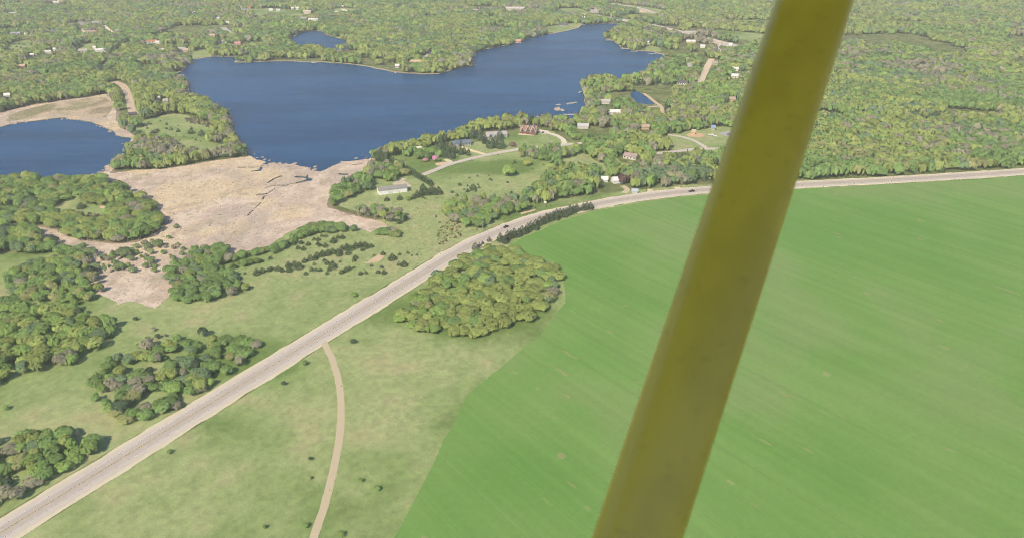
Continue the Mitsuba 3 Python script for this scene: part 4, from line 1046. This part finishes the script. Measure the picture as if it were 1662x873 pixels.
tufts(marsh_all.intersection(sbox(-900, 0, 900, 1100)), 3.4, .75, .45, [(.60, .50, .39), (.55, .46, .36), (.62, .53, .40), (.50, .43, .35), (.60, .50, .39), (.55, .46, .36), (.58, .49, .37), (.52, .44, .34), (.30, .26, .2)], 'reeds', 'tan reeds covering the marsh')
brush = P(Z(600, 294, [(590, 480), (640, 420), (700, 360), (780, 380), (840, 450), (830, 500), (760, 520), (700, 560), (640, 590), (600, 560)]))
tufts(brush, 2.6, .9, 1.2, [(.24, .17, .12), (.2, .13, .1), (.22, .2, .11)], 'brush', 'reddish brown brush on the pasture left of the utility pole', .75)
grey = P(Z(300, 150, [(0, 240), (120, 232), (250, 250), (280, 300), (200, 310), (100, 290), (0, 270)])).union(P(Z(0, 294, [(700, 290), (800, 285), (900, 320), (980, 350), (900, 365), (780, 330)])))
tufts(grey, 2.6, 1.2, 1.8, [(.26, .22, .18), (.22, .2, .17)], 'thicket', 'grey leafless thicket on the grassy rises', .8)
verge = meadow.intersection(P([(535, 330), (1000, 290), (1165, 296), (1165, 330), (700, 460), (200, 460), (400, 400)])).difference(field).difference(unary_union([marsh_all, paved, waters, field_edge]))
tufts(verge, 2.6, .8, .22, [(.20, .25, .09), (.28, .30, .15), (.34, .32, .2), (.17, .24, .08)], 'grass_tufts', 'rough grass tufts of the pasture', .5, 1.2)

# ------------------------------------------------------------------ the aircraft: wing strut in front of the right edge, wing above
def ray(px, py, d):
    v = (py - 436.5) / 1153.0
    q = np.array([(px - 831) / 1153.0, cp - v * sp, -sp - v * cp])
    return np.array([0, 0, CAM_H]) + q / np.linalg.norm(q) * d


plane = thing('aeroplane', 'light aeroplane whose olive yellow wing strut crosses the right side of the view', 'aeroplane')
d_im, nrm = np.array([82, -239]) / 252.7, np.array([239, 82]) / 252.7
edge = lambda py: np.array([1118 + (444 - py) * 82 / 239, py])
c0, c1 = edge(1000) + nrm * 61, edge(-150) + nrm * 47
A, Bp = ray(*c0, .86), ray(*c1, 1.12)
axis = Bp - A
top = A + axis * 2.1
axis_n = axis / np.linalg.norm(axis)
view = (A + Bp) / 2 - np.array([0, 0, CAM_H])
view /= np.linalg.norm(view)
chord_dir = np.cross(axis_n, view)
chord_dir /= np.linalg.norm(chord_dir)
if chord_dir[0] < 0:
    chord_dir = -chord_dir
thick_dir = np.cross(chord_dir, axis_n)
th = np.linspace(0, 2 * np.pi, 40, endpoint=False)
cx, cy = -np.cos(th) * .046, np.sin(th) * .034 * (1 + .35 * np.cos(th))
base = A - axis * .5
L = 40
vv = np.vstack([base + (top - base) * t + cx[:, None] * chord_dir + cy[:, None] * thick_dir for t in np.linspace(0, 1, L)])
i, j = np.meshgrid(np.arange(L - 1), np.arange(40), indexing='ij')
ff = np.stack([i * 40 + j, i * 40 + (j + 1) % 40, (i + 1) * 40 + (j + 1) % 40, (i + 1) * 40 + j], -1).reshape(-1, 4)
put('wing_strut', (vv, ff), 'm_strut', parent=plane, smooth=True)
wz = top[2] + .06
wing = boxm(11.0, top[1] + 1.3, .18, (3.2, (top[1] - .4) / 2, wz + .09))
put('wing', wing, 'm_strut', parent=plane)

# ------------------------------------------------------------------ air
z0, z1 = -2.8, CAM_H + 8
scene['haze'] = {'type': 'cube', 'to_world': T().translate([0, 4300, (z0 + z1) / 2]).scale([6600, 4800, (z1 - z0) / 2]), 'bsdf': {'type': 'null'}, 'interior': {'type': 'ref', 'id': 'haze_air'}}
labels['haze'] = {'label': 'pale blue haze over the far woods', 'kind': 'stuff'}
print('entries', len(scene), 'labels', len(labels), 'mass trees', len(mass), 'singles', n_single, 'tris', len(vs) // 2, 'strut top', top, 'wing z', wz)
